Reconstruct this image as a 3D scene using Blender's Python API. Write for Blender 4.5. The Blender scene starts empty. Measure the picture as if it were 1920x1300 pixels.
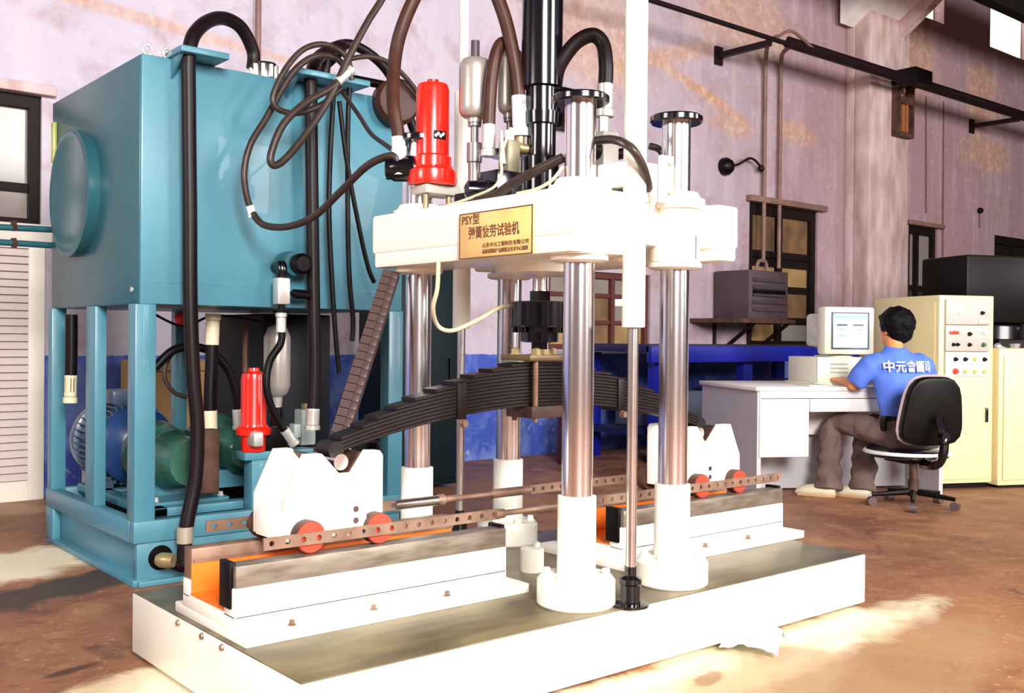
import bpy, bmesh, math, random
from mathutils import Vector, Matrix, noise as mnoise
random.seed(4)
S = bpy.context.scene
COL = S.collection
PI = math.pi

# ------------------------------------------------------------------ camera
FPX, YAW, PITCH, ROLL = 1929.27, .875603, -.0078416, .0093469
CAM = Vector((-1.24932, -2.31515, 1.1))
_f = Vector((math.cos(YAW)*math.cos(PITCH), math.sin(YAW)*math.cos(PITCH), math.sin(PITCH)))
_r0 = Vector((math.sin(YAW), -math.cos(YAW), 0)); _u0 = _r0.cross(_f)
_r = math.cos(ROLL)*_r0 + math.sin(ROLL)*_u0; _u = -math.sin(ROLL)*_r0 + math.cos(ROLL)*_u0
cd = bpy.data.cameras.new('camera'); cam = bpy.data.objects.new('camera', cd); COL.objects.link(cam)
cam.matrix_world = Matrix(((_r.x, _u.x, -_f.x, CAM.x), (_r.y, _u.y, -_f.y, CAM.y), (_r.z, _u.z, -_f.z, CAM.z), (0, 0, 0, 1)))
cd.sensor_width = 36; cd.lens = FPX/1920*36; cd.clip_end = 200; cd.clip_start = .05
S.camera = cam

# ------------------------------------------------------------------ light
S.view_settings.view_transform = 'Standard'; S.view_settings.look = 'None'
S.view_settings.exposure = 0.25; S.view_settings.gamma = 1.0
S.view_settings.use_curve_mapping = False
W = bpy.data.worlds.new('world'); S.world = W; W.use_nodes = True
bg = W.node_tree.nodes['Background']; bg.inputs[0].default_value = (.85, .9, 1, 1); bg.inputs[1].default_value = .35

def area(name, loc, target, sx, sy, power, col=(1, 1, 1)):
    l = bpy.data.lights.new(name, 'AREA'); l.shape = 'RECTANGLE'; l.size = sx; l.size_y = sy
    l.energy = power; l.color = col
    o = bpy.data.objects.new(name, l); COL.objects.link(o); o.location = loc
    o.rotation_euler = (Vector(target)-Vector(loc)).to_track_quat('-Z', 'Z').to_euler()
    return o
# area lamps added out of view as daylight; no windows are modelled for them
area('window_light', (-2.6, -7.4, 4.4), (1.4, 1.2, .9), 2.6, 2.8, 1500, (1, .97, .93))
area('window_light', (4.6, -8.6, 4.0), (4.0, 2, 1.2), 2.6, 3.4, 900, (1, .97, .95))
area('window_light', (12.0, -8.6, 4.0), (9, 4, 1.5), 2.6, 3.4, 420, (1, .96, .93))
area('window_light', (-6.8, 1.0, 3.2), (0, 1.8, 1.2), 1.6, 2.2, 190, (1, .97, .9))  # added at the left to brighten the faces turned that way

def at(px, py, X=None, Y=None, Z=None):
    d = _f + _r*((px-960)/FPX) - _u*((py-650)/FPX)
    if X is not None: t = (X-CAM.x)/d.x
    elif Y is not None: t = (Y-CAM.y)/d.y
    else: t = (Z-CAM.z)/d.z
    return CAM + d*t

# ------------------------------------------------------------------ materials
MATS = {}
def mat(name, col, rough=.5, metal=0., var=.12, vscale=6., bump=0., bscale=60., col2=None, emit=None, estr=1., coat=0., spec=.5, trans=0., stretch=None):
    if name in MATS: return MATS[name]
    m = bpy.data.materials.new(name); m.use_nodes = True; MATS[name] = m
    nt = m.node_tree; b = nt.nodes['Principled BSDF']
    b.inputs['Roughness'].default_value = rough; b.inputs['Metallic'].default_value = metal
    b.inputs['Specular IOR Level'].default_value = spec
    b.inputs['Coat Weight'].default_value = coat
    if trans: b.inputs['Transmission Weight'].default_value = trans
    tc = nt.nodes.new('ShaderNodeTexCoord')
    src = tc.outputs['Object']
    if stretch:
        mp = nt.nodes.new('ShaderNodeMapping'); mp.inputs['Scale'].default_value = stretch
        nt.links.new(src, mp.inputs[0]); src = mp.outputs[0]
    n = nt.nodes.new('ShaderNodeTexNoise'); n.inputs['Scale'].default_value = vscale; n.inputs['Detail'].default_value = 4
    nt.links.new(src, n.inputs['Vector'])
    r = nt.nodes.new('ShaderNodeValToRGB'); c2 = col2 or tuple(max(0, c*(1-var)) for c in col)
    r.color_ramp.elements[0].position = .35; r.color_ramp.elements[1].position = .65
    r.color_ramp.elements[0].color = (*c2, 1); r.color_ramp.elements[1].color = (*col, 1)
    nt.links.new(n.outputs['Fac'], r.inputs[0]); nt.links.new(r.outputs[0], b.inputs['Base Color'])
    if bump:
        n2 = nt.nodes.new('ShaderNodeTexNoise'); n2.inputs['Scale'].default_value = bscale; n2.inputs['Detail'].default_value = 3
        nt.links.new(src, n2.inputs['Vector'])
        bp = nt.nodes.new('ShaderNodeBump'); bp.inputs['Strength'].default_value = bump; bp.inputs['Distance'].default_value = .01
        nt.links.new(n2.outputs['Fac'], bp.inputs['Height']); nt.links.new(bp.outputs[0], b.inputs['Normal'])
    if emit:
        b.inputs['Emission Color'].default_value = (*emit, 1); b.inputs['Emission Strength'].default_value = estr
    return m

cream = mat('cream_enamel', (.97, .94, .83), .3, var=.04, vscale=2)
creamy = mat('cabinet_cream', (.80, .68, .36), .4, var=.06, vscale=2, bump=.05)
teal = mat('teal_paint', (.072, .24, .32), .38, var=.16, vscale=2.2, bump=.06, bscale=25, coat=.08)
teal_shaded = mat('teal_gloss', (.026, .118, .145), .30, var=.2, vscale=3, coat=.04, spec=.3)  # tank teal darkened, with the shade of the side face in its colour
darkteal = mat('dark_teal', (.0025, .012, .016), .5, spec=.2)
steel_top = mat('ground_steel', (.22, .175, .09), .36, .2, col2=(.10, .075, .04), vscale=3, bump=.05, stretch=(1, 3, 1))
railst = mat('rail_steel', (.30, .25, .20), .42, .5, col2=(.17, .13, .10), vscale=9, stretch=(1, 5, 5))
rust = mat('rusty_bar', (.30, .19, .13), .5, .35, col2=(.20, .11, .07), vscale=14)
rustdark = mat('rust_dark', (.11, .045, .03), .6, .1, col2=(.035, .014, .01), vscale=10)
chrome = mat('chrome', (.86, .82, .84), .20, 1., var=.05, vscale=3)
chromer = mat('worn_chrome', (.72, .66, .64), .25, 1., var=.15, vscale=8)
zinc = mat('zinc', (.78, .76, .70), .35, .6, var=.1)
brass = mat('brassy', (.45, .34, .16), .38, .6, var=.2)
black = mat('black_rubber', (.0035, .002, .0025), .4, var=.3, spec=.2)
blackgloss = mat('black_oxide', (.004, .003, .006), .16, .0, var=.2, spec=.5, coat=.3)
hosebrown = mat('brown_rubber', (.060, .020, .012), .45, var=.3, vscale=20, spec=.3)
hosegrey = mat('grey_rubber', (.045, .027, .021), .38, var=.3, vscale=20, spec=.4)
beige = mat('beige_cable', (.74, .66, .45), .45)
red = mat('red_paint', (.83, .018, .008), .25, var=.05, coat=.4)
redw = mat('wheel_red', (.85, .05, .02), .5, var=.1)
orange = mat('orange_primer', (.95, .20, .015), .5, var=.12)
silver = mat('silver_paint', (.50, .45, .41), .34, .5, var=.1)
leafm = mat('leaf_steel', (.011, .0045, .005), .45, .0, col2=(.004, .0015, .002), vscale=14, stretch=(1, 6, 6), bump=.1, spec=.3)
blue = mat('blue_steel', (.006, .012, .30), .4, var=.3)
bluedk = mat('dark_blue', (.004, .007, .06), .5, var=.3)
motorb = mat('motor_blue', (.075, .12, .20), .35, var=.25, coat=.2)
green = mat('pump_green', (.03, .12, .08), .3, col2=(.010, .045, .032), vscale=7, coat=.3)
plastic = mat('pc_beige', (.78, .76, .62), .5, var=.05)
deskw = mat('desk_white', (.80, .76, .74), .45, var=.05)
deskg = mat('desk_grey', (.50, .47, .50), .5, var=.06)
panelg = mat('panel_grey', (.50, .47, .42), .45, var=.1, vscale=4)
winframe = mat('window_frame', (.009, .0035, .003), .6, var=.3, spec=.2)
panemat = mat('dusty_pane', (.26, .22, .20), .2, col2=(.22, .19, .17), vscale=3)
panebr = mat('brown_pane', (.22, .12, .06), .3, col2=(.11, .065, .04), vscale=4)
panel_och = mat('ochre_pane', (.42, .26, .11), .3, col2=(.22, .13, .06), vscale=3)
panedk = mat('dark_pane', (.06, .055, .07), .2, col2=(.02, .02, .03), vscale=3)
louv = mat('louvre_paint', (.62, .52, .50), .5, var=.08)
louvf = mat('door_paint', (.80, .74, .66), .5, var=.06)
cardb = mat('cardboard', (.42, .24, .09), .7, var=.1)
greybox = mat('grey_box', (.075, .05, .058), .5, var=.2, vscale=8)
wood = mat('old_wood', (.20, .13, .09), .7, var=.4, vscale=18)
skin = mat('skin', (.88, .31, .11), .5, var=.08)
hair = mat('hair', (.0015, .001, .0015), .6, var=.3, spec=.15, bump=.6, bscale=80)
shirt = mat('blue_shirt', (.10, .21, .80), .8, var=.12, vscale=9, bump=.25, bscale=22)
trous = mat('brown_trousers', (.175, .11, .10), .8, var=.25, vscale=10, bump=.4, bscale=16)
shoem = mat('shoe_leather', (.72, .66, .48), .5, var=.2)
white = mat('white', (.85, .86, .9), .5, var=.04)
textm = mat('sign_ink', (.16, .05, .02), .5, var=.1)
signm = mat('brass_sign', (.95, .68, .26), .35, .0, col2=(.74, .46, .14), vscale=4)
pink_conc = mat('pilaster_paint', (.64, .49, .49), .8, col2=(.44, .28, .26), vscale=3, bump=.2, stretch=(2, 2, .6))
roofm = mat('roof_dark', (.012, .008, .007), .8, spec=.1)
conduit = mat('conduit', (.24, .13, .10), .6, var=.3)
pipem = mat('pipe_dark', (.012, .004, .006), .5, var=.3, spec=.25)
skylit = mat('sky_window', (.9, .9, .8), .5, emit=(1, .97, .84), estr=2.2)
screenm = mat('screen', (.5, .8, .85), .3, emit=(.72, .95, 1.), estr=.75)
screenhd = mat('screen_bar', (.05, .1, .12), .3)
cyan = mat('screen_cyan', (.2, .7, .75), .3, emit=(.25, .8, .85), estr=.6)
ledred = mat('led_red', (.9, .03, .02), .3, emit=(1, .03, .01), estr=.6)
knoby = mat('yellow_button', (.85, .72, .25), .35)
knobg = mat('green_button', (.05, .16, .05), .35)
knobw = mat('white_dial', (.9, .9, .88), .35)

# ------------------------------------------------------------------ mesh builder
class MB:
    def __init__(s): s.bm = bmesh.new(); s.m = Matrix.Identity(4)
    def _add(s, t, M=None):
        M = s.m @ M if M is not None else s.m
        bmesh.ops.transform(t, matrix=M, verts=t.verts)
        me = bpy.data.meshes.new('t'); t.to_mesh(me); t.free(); s.bm.from_mesh(me); bpy.data.meshes.remove(me); return s
    def box(s, x0, x1, y0, y1, z0, z1, bev=0., M=None, seg=2):
        t = bmesh.new(); bmesh.ops.create_cube(t, size=1)
        for v in t.verts: v.co = Vector(((x0+x1)/2+v.co.x*(x1-x0), (y0+y1)/2+v.co.y*(y1-y0), (z0+z1)/2+v.co.z*(z1-z0)))
        if bev: bmesh.ops.bevel(t, geom=t.edges[:], offset=bev, segments=seg, affect='EDGES', profile=.5)
        return s._add(t, M)
    def cyl(s, p0, p1, r0, r1=None, n=24, M=None):
        p0, p1 = Vector(p0), Vector(p1); r1 = r0 if r1 is None else r1
        return s.lathe(p0, p1-p0, [(r0, 0), (r1, (p1-p0).length)], n, M)
    def lathe(s, p, axis, prof, n=24, M=None):
        # prof: (radius, height) pairs along the axis, closed with caps
        t = bmesh.new(); q = Vector(axis).to_track_quat('Z', 'Y').to_matrix().to_4x4(); T = Matrix.Translation(Vector(p)) @ q
        rings = []
        for r, h in prof:
            rings.append([t.verts.new((max(r, 1e-4)*math.cos(2*PI*i/n), max(r, 1e-4)*math.sin(2*PI*i/n), h)) for i in range(n)])
        for a, b in zip(rings, rings[1:]):
            for i in range(n): t.faces.new((a[i], a[(i+1) % n], b[(i+1) % n], b[i]))
        t.faces.new(rings[0][::-1]); t.faces.new(rings[-1])
        bmesh.ops.recalc_face_normals(t, faces=t.faces)
        return s._add(t, (M @ T) if M is not None else T)
    def tube(s, pts, r, n=12, smooth=6, r_end=None):
        P = spline(pts, smooth) if smooth > 1 else [Vector(p) for p in pts]
        t = bmesh.new(); rings = []; up = None
        for i, p in enumerate(P):
            d = (P[min(i+1, len(P)-1)]-P[max(i-1, 0)]).normalized()
            if up is None:
                up = d.orthogonal().normalized()
            up = (up - d*up.dot(d)).normalized(); sd = d.cross(up)
            rr = r if r_end is None else r+(r_end-r)*i/(len(P)-1)
            rings.append([t.verts.new(p+(up*math.cos(2*PI*k/n)+sd*math.sin(2*PI*k/n))*rr) for k in range(n)])
        for a, b in zip(rings, rings[1:]):
            for i in range(n): t.faces.new((a[i], a[(i+1) % n], b[(i+1) % n], b[i]))
        t.faces.new(rings[0][::-1]); t.faces.new(rings[-1])
        bmesh.ops.recalc_face_normals(t, faces=t.faces)
        return s._add(t)
    def prism(s, poly, a, b, plane='XZ', bev=0., M=None):
        # polygon in the given plane, pulled along the remaining axis from a to b
        t = bmesh.new()
        def P(u, v, w): return {'XZ': (u, w, v), 'YZ': (w, u, v), 'XY': (u, v, w)}[plane]
        lo = [t.verts.new(P(u, v, a)) for u, v in poly]; hi = [t.verts.new(P(u, v, b)) for u, v in poly]
        n = len(poly)
        f0 = t.faces.new(lo); f1 = t.faces.new(hi[::-1])
        for i in range(n): t.faces.new((lo[i], hi[i], hi[(i+1) % n], lo[(i+1) % n]))
        bmesh.ops.recalc_face_normals(t, faces=t.faces)
        if bev:
            bmesh.ops.bevel(t, geom=list(set(f0.edges[:]+f1.edges[:])), offset=bev, segments=2, affect='EDGES', profile=.5)
        return s._add(t, M)
    def sphere(s, c, r, sc=(1, 1, 1), n=16, M=None):
        t = bmesh.new(); bmesh.ops.create_uvsphere(t, u_segments=n, v_segments=max(8, n//2+2), radius=r)
        T = Matrix.Translation(Vector(c)) @ Matrix.Diagonal((*sc, 1))
        return s._add(t, (M @ T) if M is not None else T)
    def hexbolt(s, p, axis, r, h):
        return s.lathe(p, axis, [(r*1.25, 0), (r*1.25, h*.25), (r, h*.25), (r, h)], 6)
    def loft(s, rings, n=20):
        # rings: (centre, vec_a, vec_b) ellipse half axes
        t = bmesh.new(); R = []
        for c, a, b in rings:
            c, a, b = Vector(c), Vector(a), Vector(b)
            R.append([t.verts.new(c+a*math.cos(2*PI*i/n)+b*math.sin(2*PI*i/n)) for i in range(n)])
        for p, q in zip(R, R[1:]):
            for i in range(n): t.faces.new((p[i], p[(i+1) % n], q[(i+1) % n], q[i]))
        t.faces.new(R[0][::-1]); t.faces.new(R[-1]); bmesh.ops.recalc_face_normals(t, faces=t.faces)
        return s._add(t)
    def build(s, name, m, parent=None, flat=False, ang=38):
        me = bpy.data.meshes.new(name); s.bm.to_mesh(me); s.bm.free()
        return link(name, me, m, parent, flat, ang)

def link(name, me, m, parent=None, flat=False, ang=38):
    if not flat:
        me.polygons.foreach_set('use_smooth', [True]*len(me.polygons)); me.set_sharp_from_angle(angle=math.radians(ang))
    if m and not me.materials: me.materials.append(m)
    o = bpy.data.objects.new(name, me); COL.objects.link(o)
    if parent is not None:
        o.parent = parent; o.matrix_parent_inverse = world_m(parent).inverted()
    return o
def world_m(o):
    m = o.matrix_basis.copy()
    if o.parent: m = world_m(o.parent) @ o.matrix_parent_inverse @ m
    return m
def spline(pts, k):
    P = [Vector(p) for p in pts]; out = []
    for i in range(len(P)-1):
        a, b, c, d = P[max(i-1, 0)], P[i], P[i+1], P[min(i+2, len(P)-1)]
        for j in range(k):
            t = j/k
            out.append(.5*((2*b)+(c-a)*t+(2*a-5*b+4*c-d)*t*t+(3*b-a-3*c+d)*t**3))
    out.append(P[-1]); return out
def thing(name, label, cat, loc=(0, 0, 0), group=None):
    o = bpy.data.objects.new(name, None); o.empty_display_size = .1; COL.objects.link(o); o.location = loc
    o['label'] = label; o['category'] = cat
    if group: o['group'] = group
    return o
def tag(o, label, cat, group=None):
    o['label'] = label; o['category'] = cat
    if group: o['group'] = group
    return o
def struct(name, mb, m, **k):
    o = mb.build(name, m, **k); o['kind'] = 'structure'; return o
def copy_tree(o, parent=None):
    c = o.copy(); COL.objects.link(c)
    if parent: c.parent = parent
    for ch in list(o.children): copy_tree(ch, c)
    return c
def text(body, size, m, M, parent, name='lettering', extr=.0006, align='LEFT', sx=1.):
    cu = bpy.data.curves.new('txt', 'FONT'); cu.body = body; cu.size = size; cu.extrude = extr; cu.align_x = align; cu.offset = size*.012
    o = bpy.data.objects.new('txt', cu); COL.objects.link(o); bpy.context.view_layer.update()
    dg = bpy.context.evaluated_depsgraph_get(); me = bpy.data.meshes.new_from_object(o.evaluated_get(dg))
    bpy.data.objects.remove(o); me.transform(M @ Matrix.Diagonal((sx, 1, 1, 1))); me.materials.clear()
    return link(name, me, m, parent, flat=True)
def remeshed(mb, name, m, parent, vox=.014, smooth=3):
    o = mb.build(name, m, parent)
    md = o.modifiers.new('r', 'REMESH'); md.mode = 'VOXEL'; md.voxel_size = vox; md.use_smooth_shade = True
    ms = o.modifiers.new('s', 'SMOOTH'); ms.iterations = smooth; ms.factor = .6
    bpy.context.view_layer.update(); dg = bpy.context.evaluated_depsgraph_get()
    me = bpy.data.meshes.new_from_object(o.evaluated_get(dg)); o.modifiers.clear(); o.data = me; me.name = name
    if not me.materials: me.materials.append(m)
    me.polygons.foreach_set('use_smooth', [True]*len(me.polygons))
    return o

# ------------------------------------------------------------------ setting
WY = 5.0
def N(nt, t, **kw):
    n = nt.nodes.new(t)
    for k, v in kw.items():
        if k in n.inputs: n.inputs[k].default_value = v
        else: setattr(n, k, v)
    return n
def mixc(nt, fac, a, b):
    n = nt.nodes.new('ShaderNodeMix'); n.data_type = 'RGBA'
    for sock, v in ((n.inputs[0], fac), (n.inputs[6], a), (n.inputs[7], b)):
        if isinstance(v, bpy.types.NodeSocket): nt.links.new(v, sock)
        elif isinstance(v, tuple): sock.default_value = (*v, 1)
        else: sock.default_value = v
    return n.outputs[2]
def ramp(nt, src, a, b, va=0., vb=1.):
    n = nt.nodes.new('ShaderNodeMapRange'); n.inputs[1].default_value = a; n.inputs[2].default_value = b
    n.inputs[3].default_value = va; n.inputs[4].default_value = vb; nt.links.new(src, n.inputs[0]); return n.outputs[0]
def mth(nt, op, a, b):
    n = nt.nodes.new('ShaderNodeMath'); n.operation = op
    for i, v in enumerate((a, b)):
        if isinstance(v, bpy.types.NodeSocket): nt.links.new(v, n.inputs[i])
        else: n.inputs[i].default_value = v
    return n.outputs[0]
def noise(nt, src, scale, detail=5, rough=.55, dist=0., stretch=None):
    if stretch:
        mp = N(nt, 'ShaderNodeMapping', Scale=stretch); nt.links.new(src, mp.inputs[0]); src = mp.outputs[0]
    n = N(nt, 'ShaderNodeTexNoise', Scale=scale, Detail=detail, Roughness=rough, Distortion=dist); nt.links.new(src, n.inputs['Vector']); return n.outputs['Fac']
def blob(nt, src, nz, cx, cy, rx, ry, rot=0., hard=.25, vert=False):
    # soft elliptical stain with a noisy rim
    mp = N(nt, 'ShaderNodeMapping'); mp.vector_type = 'TEXTURE'
    mp.inputs['Location'].default_value = (cx, 0, cy) if vert else (cx, cy, 0)
    mp.inputs['Rotation'].default_value = (0, rot, 0) if vert else (0, 0, rot)
    mp.inputs['Scale'].default_value = (rx, 1000, ry) if vert else (rx, ry, 1000)
    nt.links.new(src, mp.inputs[0]); L = N(nt, 'ShaderNodeVectorMath', operation='LENGTH'); nt.links.new(mp.outputs[0], L.inputs[0])
    d = mth(nt, 'ADD', L.outputs['Value'], mth(nt, 'MULTIPLY', mth(nt, 'SUBTRACT', nz, .5), 1.6))
    return ramp(nt, d, 1+hard, 1-hard)

def wall_material():
    m = bpy.data.materials.new('old_plaster'); m.use_nodes = True; nt = m.node_tree; b = nt.nodes['Principled BSDF']
    tc = N(nt, 'ShaderNodeTexCoord').outputs['Object']; sep = N(nt, 'ShaderNodeSeparateXYZ'); nt.links.new(tc, sep.inputs[0])
    x, z = sep.outputs['X'], sep.outputs['Z']
    n1 = noise(nt, tc, .7, 5); n2 = noise(nt, tc, 2.6, 6, .65, .4); n3 = noise(nt, tc, 9, 6, .7); st = noise(nt, tc, 1.5, 5, .6, 0, (3, 3, .35))
    lav = (.50, .45, .55); pink = (.35, .22, .25)
    side = ramp(nt, mth(nt, 'ADD', x, mth(nt, 'MULTIPLY', n1, 6.)), 7., 13.)
    c = mixc(nt, side, lav, pink)
    c = mixc(nt, mth(nt, 'MULTIPLY', ramp(nt, st, .48, .72), .35), c, (.70, .58, .60))
    c = mixc(nt, mth(nt, 'MULTIPLY', ramp(nt, n2, .50, .68), .5), c, (.30, .165, .15))
    c = mixc(nt, mth(nt, 'MULTIPLY', ramp(nt, n3, .55, .75), .35), c, (.76, .70, .74))
    # flaking ochre patches
    for (px, py, rx, ry, a) in ((250, 30, 1.5, .045, .08), (1110, 60, .9, .5, .2), (1250, 105, .9, .10, -.3), (1300, 160, .7, .06, .25), (1345, 195, .6, .07, .3), (1370, 235, .35, .10, .1), (1490, 250, .40, .13, 0), (1400, 40, .9, .4, 0), (1700, 110, .8, .6, 0), (1850, 290, .7, .25, 0), (1840, 180, .5, .5, 0)):
        p = at(px, py, Y=WY); c = mixc(nt, mth(nt, 'MULTIPLY', blob(nt, tc, n2, p.x, p.z, rx, ry, a, .3, True), .45), c, mixc(nt, ramp(nt, n3, .45, .6), (.52, .24, .09), (.68, .44, .26)))
    # blue dado
    e = mth(nt, 'ADD', z, mth(nt, 'MULTIPLY', mth(nt, 'SUBTRACT', n3, .5), .03))
    bl = mixc(nt, ramp(nt, n2, .42, .6), (.04, .08, .42), (.16, .24, .62))
    bl = mixc(nt, mth(nt, 'MULTIPLY', ramp(nt, n3, .58, .66), ramp(nt, z, .55, .1)), bl, (.45, .45, .6))
    c = mixc(nt, ramp(nt, e, .957, .952), c, bl)
    nt.links.new(c, b.inputs['Base Color']); b.inputs['Roughness'].default_value = .8
    bp = N(nt, 'ShaderNodeBump', Strength=.5, Distance=.02); nt.links.new(n2, bp.inputs['Height']); nt.links.new(bp.outputs[0], b.inputs['Normal'])
    return m
def floor_material():
    m = bpy.data.materials.new('stained_concrete'); m.use_nodes = True; nt = m.node_tree; b = nt.nodes['Principled BSDF']
    tc = N(nt, 'ShaderNodeTexCoord').outputs['Object']
    n1 = noise(nt, tc, 1.1, 6, .6, .3); n2 = noise(nt, tc, 4.2, 7, .65, .5); n3 = noise(nt, tc, 30, 4, .6)
    c = mixc(nt, ramp(nt, n1, .4, .6), (.20, .068, .032), (.36, .155, .07))
    c = mixc(nt, mth(nt, 'MULTIPLY', ramp(nt, n2, .52, .68), .55), c, (.50, .26, .12))
    c = mixc(nt, mth(nt, 'MULTIPLY', ramp(nt, n2, .44, .32), .75), c, (.085, .04, .028))
    c = mixc(nt, mth(nt, 'MULTIPLY', ramp(nt, n3, .60, .70), .5), c, (.60, .45, .32))
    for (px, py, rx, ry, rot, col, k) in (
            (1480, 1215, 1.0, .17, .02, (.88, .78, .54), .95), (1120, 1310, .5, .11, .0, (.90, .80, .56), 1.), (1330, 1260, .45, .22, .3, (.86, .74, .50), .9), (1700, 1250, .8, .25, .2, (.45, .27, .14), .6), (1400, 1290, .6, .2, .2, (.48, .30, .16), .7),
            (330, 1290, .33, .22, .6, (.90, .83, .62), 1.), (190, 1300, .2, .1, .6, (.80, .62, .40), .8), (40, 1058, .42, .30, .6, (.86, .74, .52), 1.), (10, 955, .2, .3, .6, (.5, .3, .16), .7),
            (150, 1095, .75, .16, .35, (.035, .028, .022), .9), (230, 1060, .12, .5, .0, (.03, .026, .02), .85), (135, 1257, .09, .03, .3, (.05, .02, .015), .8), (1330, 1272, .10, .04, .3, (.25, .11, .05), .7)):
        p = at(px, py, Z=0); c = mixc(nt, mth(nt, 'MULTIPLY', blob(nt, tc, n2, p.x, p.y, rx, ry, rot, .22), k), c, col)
    nt.links.new(c, b.inputs['Base Color'])
    nt.links.new(ramp(nt, n1, .3, .7, .42, .75), b.inputs['Roughness'])
    bp = N(nt, 'ShaderNodeBump', Strength=.25, Distance=.01); nt.links.new(n3, bp.inputs['Height']); nt.links.new(bp.outputs[0], b.inputs['Normal'])
    return m
plaster = wall_material()
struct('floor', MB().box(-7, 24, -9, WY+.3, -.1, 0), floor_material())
struct('ceiling', MB().box(-7, 24, -9, WY+.3, 7.4, 7.5), roofm)
hallwall = mat('hall_wall', (.14, .10, .10), .85, var=.2, vscale=1)
struct('wall_left', MB().box(-7.1, -7, -9, WY+.3, 0, 7.4), hallwall)
struct('wall_right', MB().box(24, 24.1, -9, WY+.3, 0, 7.4), hallwall)
struct('wall_front', MB().box(-7, 24, -9.1, -9, 0, 7.4), hallwall)
# back wall built round its openings
OPEN = [(-.95, .74, 1.80, 2.69), (-.55, .75, 0, 1.72), (5.3, 6.72, 1.0, 1.77), (8.37, 9.72, 1.0, 2.69), (11.86, 12.64, 1.0, 2.70), (14.36, 15.7, .9, 2.74), (12.17, 12.75, 5.6, 6.4), (14.14, 15.5, 5.55, 6.4)]
xs = sorted({-7., 24.} | {v for o in OPEN for v in o[:2]}); wb = MB()
for xa, xb in zip(xs, xs[1:]):
    cuts = sorted([(o[2], o[3]) for o in OPEN if o[0] < (xa+xb)/2 < o[1]]); z = 0
    for a, b in cuts:
        if a > z: wb.box(xa, xb, WY, WY+.3, z, a)
        z = b
    wb.box(xa, xb, WY, WY+.3, z, 7.4)
bmesh.ops.remove_doubles(wb.bm, verts=wb.bm.verts, dist=1e-4)
struct('wall_back', wb, plaster, flat=True)

def window(n, x0, x1, z0, z1, cols, rows, panes, fw=.05, y=WY+.08, fm=winframe):
    fr = MB(); fr.box(x0, x0+fw, y-.05, y+.05, z0+fw, z1-fw*1.2); fr.box(x1-fw, x1, y-.05, y+.05, z0+fw, z1-fw*1.2)
    fr.box(x0, x1, y-.05, y+.05, z1-fw*1.2, z1); fr.box(x0, x1, y-.05, y+.05, z0, z0+fw)
    root = struct('window_%d' % n, fr, fm)
    cs = [x0]+[x0+(x1-x0)*c for c in cols]+[x1]; rs = [z0]+[z0+(z1-z0)*c for c in rows]+[z1]
    for c in cs[1:-1]: MB().box(c-fw*.5, c+fw*.5, y-.045, y+.045, z0+fw, z1-fw*1.2).build('mullion', fm, root)
    for r in rs[1:-1]: MB().box(x0+fw, x1-fw, y-.03, y+.03, r-fw*.4, r+fw*.4).build('glazing_bar', fm, root)
    k = 0
    for i in range(len(cs)-1):
        for j in range(len(rs)-1):
            MB().box(cs[i]+.01, cs[i+1]-.01, y, y+.008, rs[j]+.01, rs[j+1]-.01).build('pane', panes[k % len(panes)], root); k += 1
    return root
window(1, -.95, .74, 1.80, 2.69, (.45, ), (.31, ), [panemat, panemat, panemat], .07)
window(2, 5.3, 6.72, 1.0, 1.77, (.31, .64), (.35, .70), [panel_och, panemat, panemat, panebr, panebr, panemat, panel_och, panemat, panemat], .05, fm=mat('red_frame', (.10, .018, .016), .6))
window(3, 8.37, 9.72, 1.0, 2.69, (.47, ), (.20, .42, .60, .66), [panel_och, panel_och, panel_och, winframe, panebr, panemat, panebr, panel_och, winframe, panebr], .10)
window(4, 11.86, 12.64, 1.0, 2.70, (.38, ), (.30, .50), [panedk, panedk, panemat, panedk, panedk, panemat], .09)
window(5, 14.36, 15.7, .9, 2.74, (.5, ), (.3, .6), [panedk, panedk, roofm], .1)
window(6, 12.17, 12.75, 5.6, 6.4, (), (), [skylit], .02, y=WY+.2, fm=louvf)
window(7, 14.14, 15.5, 5.55, 6.4, (), (), [skylit], .02, y=WY+.2, fm=louvf)
struct('trim_1', MB().box(-.98, .80, WY-.05, WY+.05, 1.70, 1.83, .01), louvf)
struct('trim_2', MB().box(8.3, 9.82, WY-.08, WY, 2.69, 2.76, .01), conduit)
struct('trim_3', MB().box(11.8, 12.75, WY-.06, WY, 2.70, 2.76, .01), conduit)
struct('trim_4', MB().box(-1.0, .82, WY-.06, WY, 2.69, 2.76, .01), pink_conc)
# louvred door
dr = MB(); dr.box(-.55, -.45, 4.94, 5.0, 0, 1.70, .004); dr.box(.65, .75, 4.94, 5.0, 0, 1.70, .004); dr.box(-.45, .65, 4.942, 4.998, 1.665, 1.70); dr.box(-.45, .65, 4.942, 4.998, 0, .13)
d1 = struct('door_1', dr, louvf); MB().box(-.5, .65, 5.01, 5.03, 0, 1.66).build('backing', louv, d1)
ns = 30
sl0 = MB().prism([(4.945, .004), (4.945, .014), (4.975, .056), (4.985, .05)], -.45, .65, 'YZ')
me0 = None
for i in range(ns):
    if me0 is None: o = sl0.build('slat', louv, d1); me0 = o.data
    else: o = link('slat', me0, None, d1)
    o.location.z = .13+i*(1.53/ns)
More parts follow.
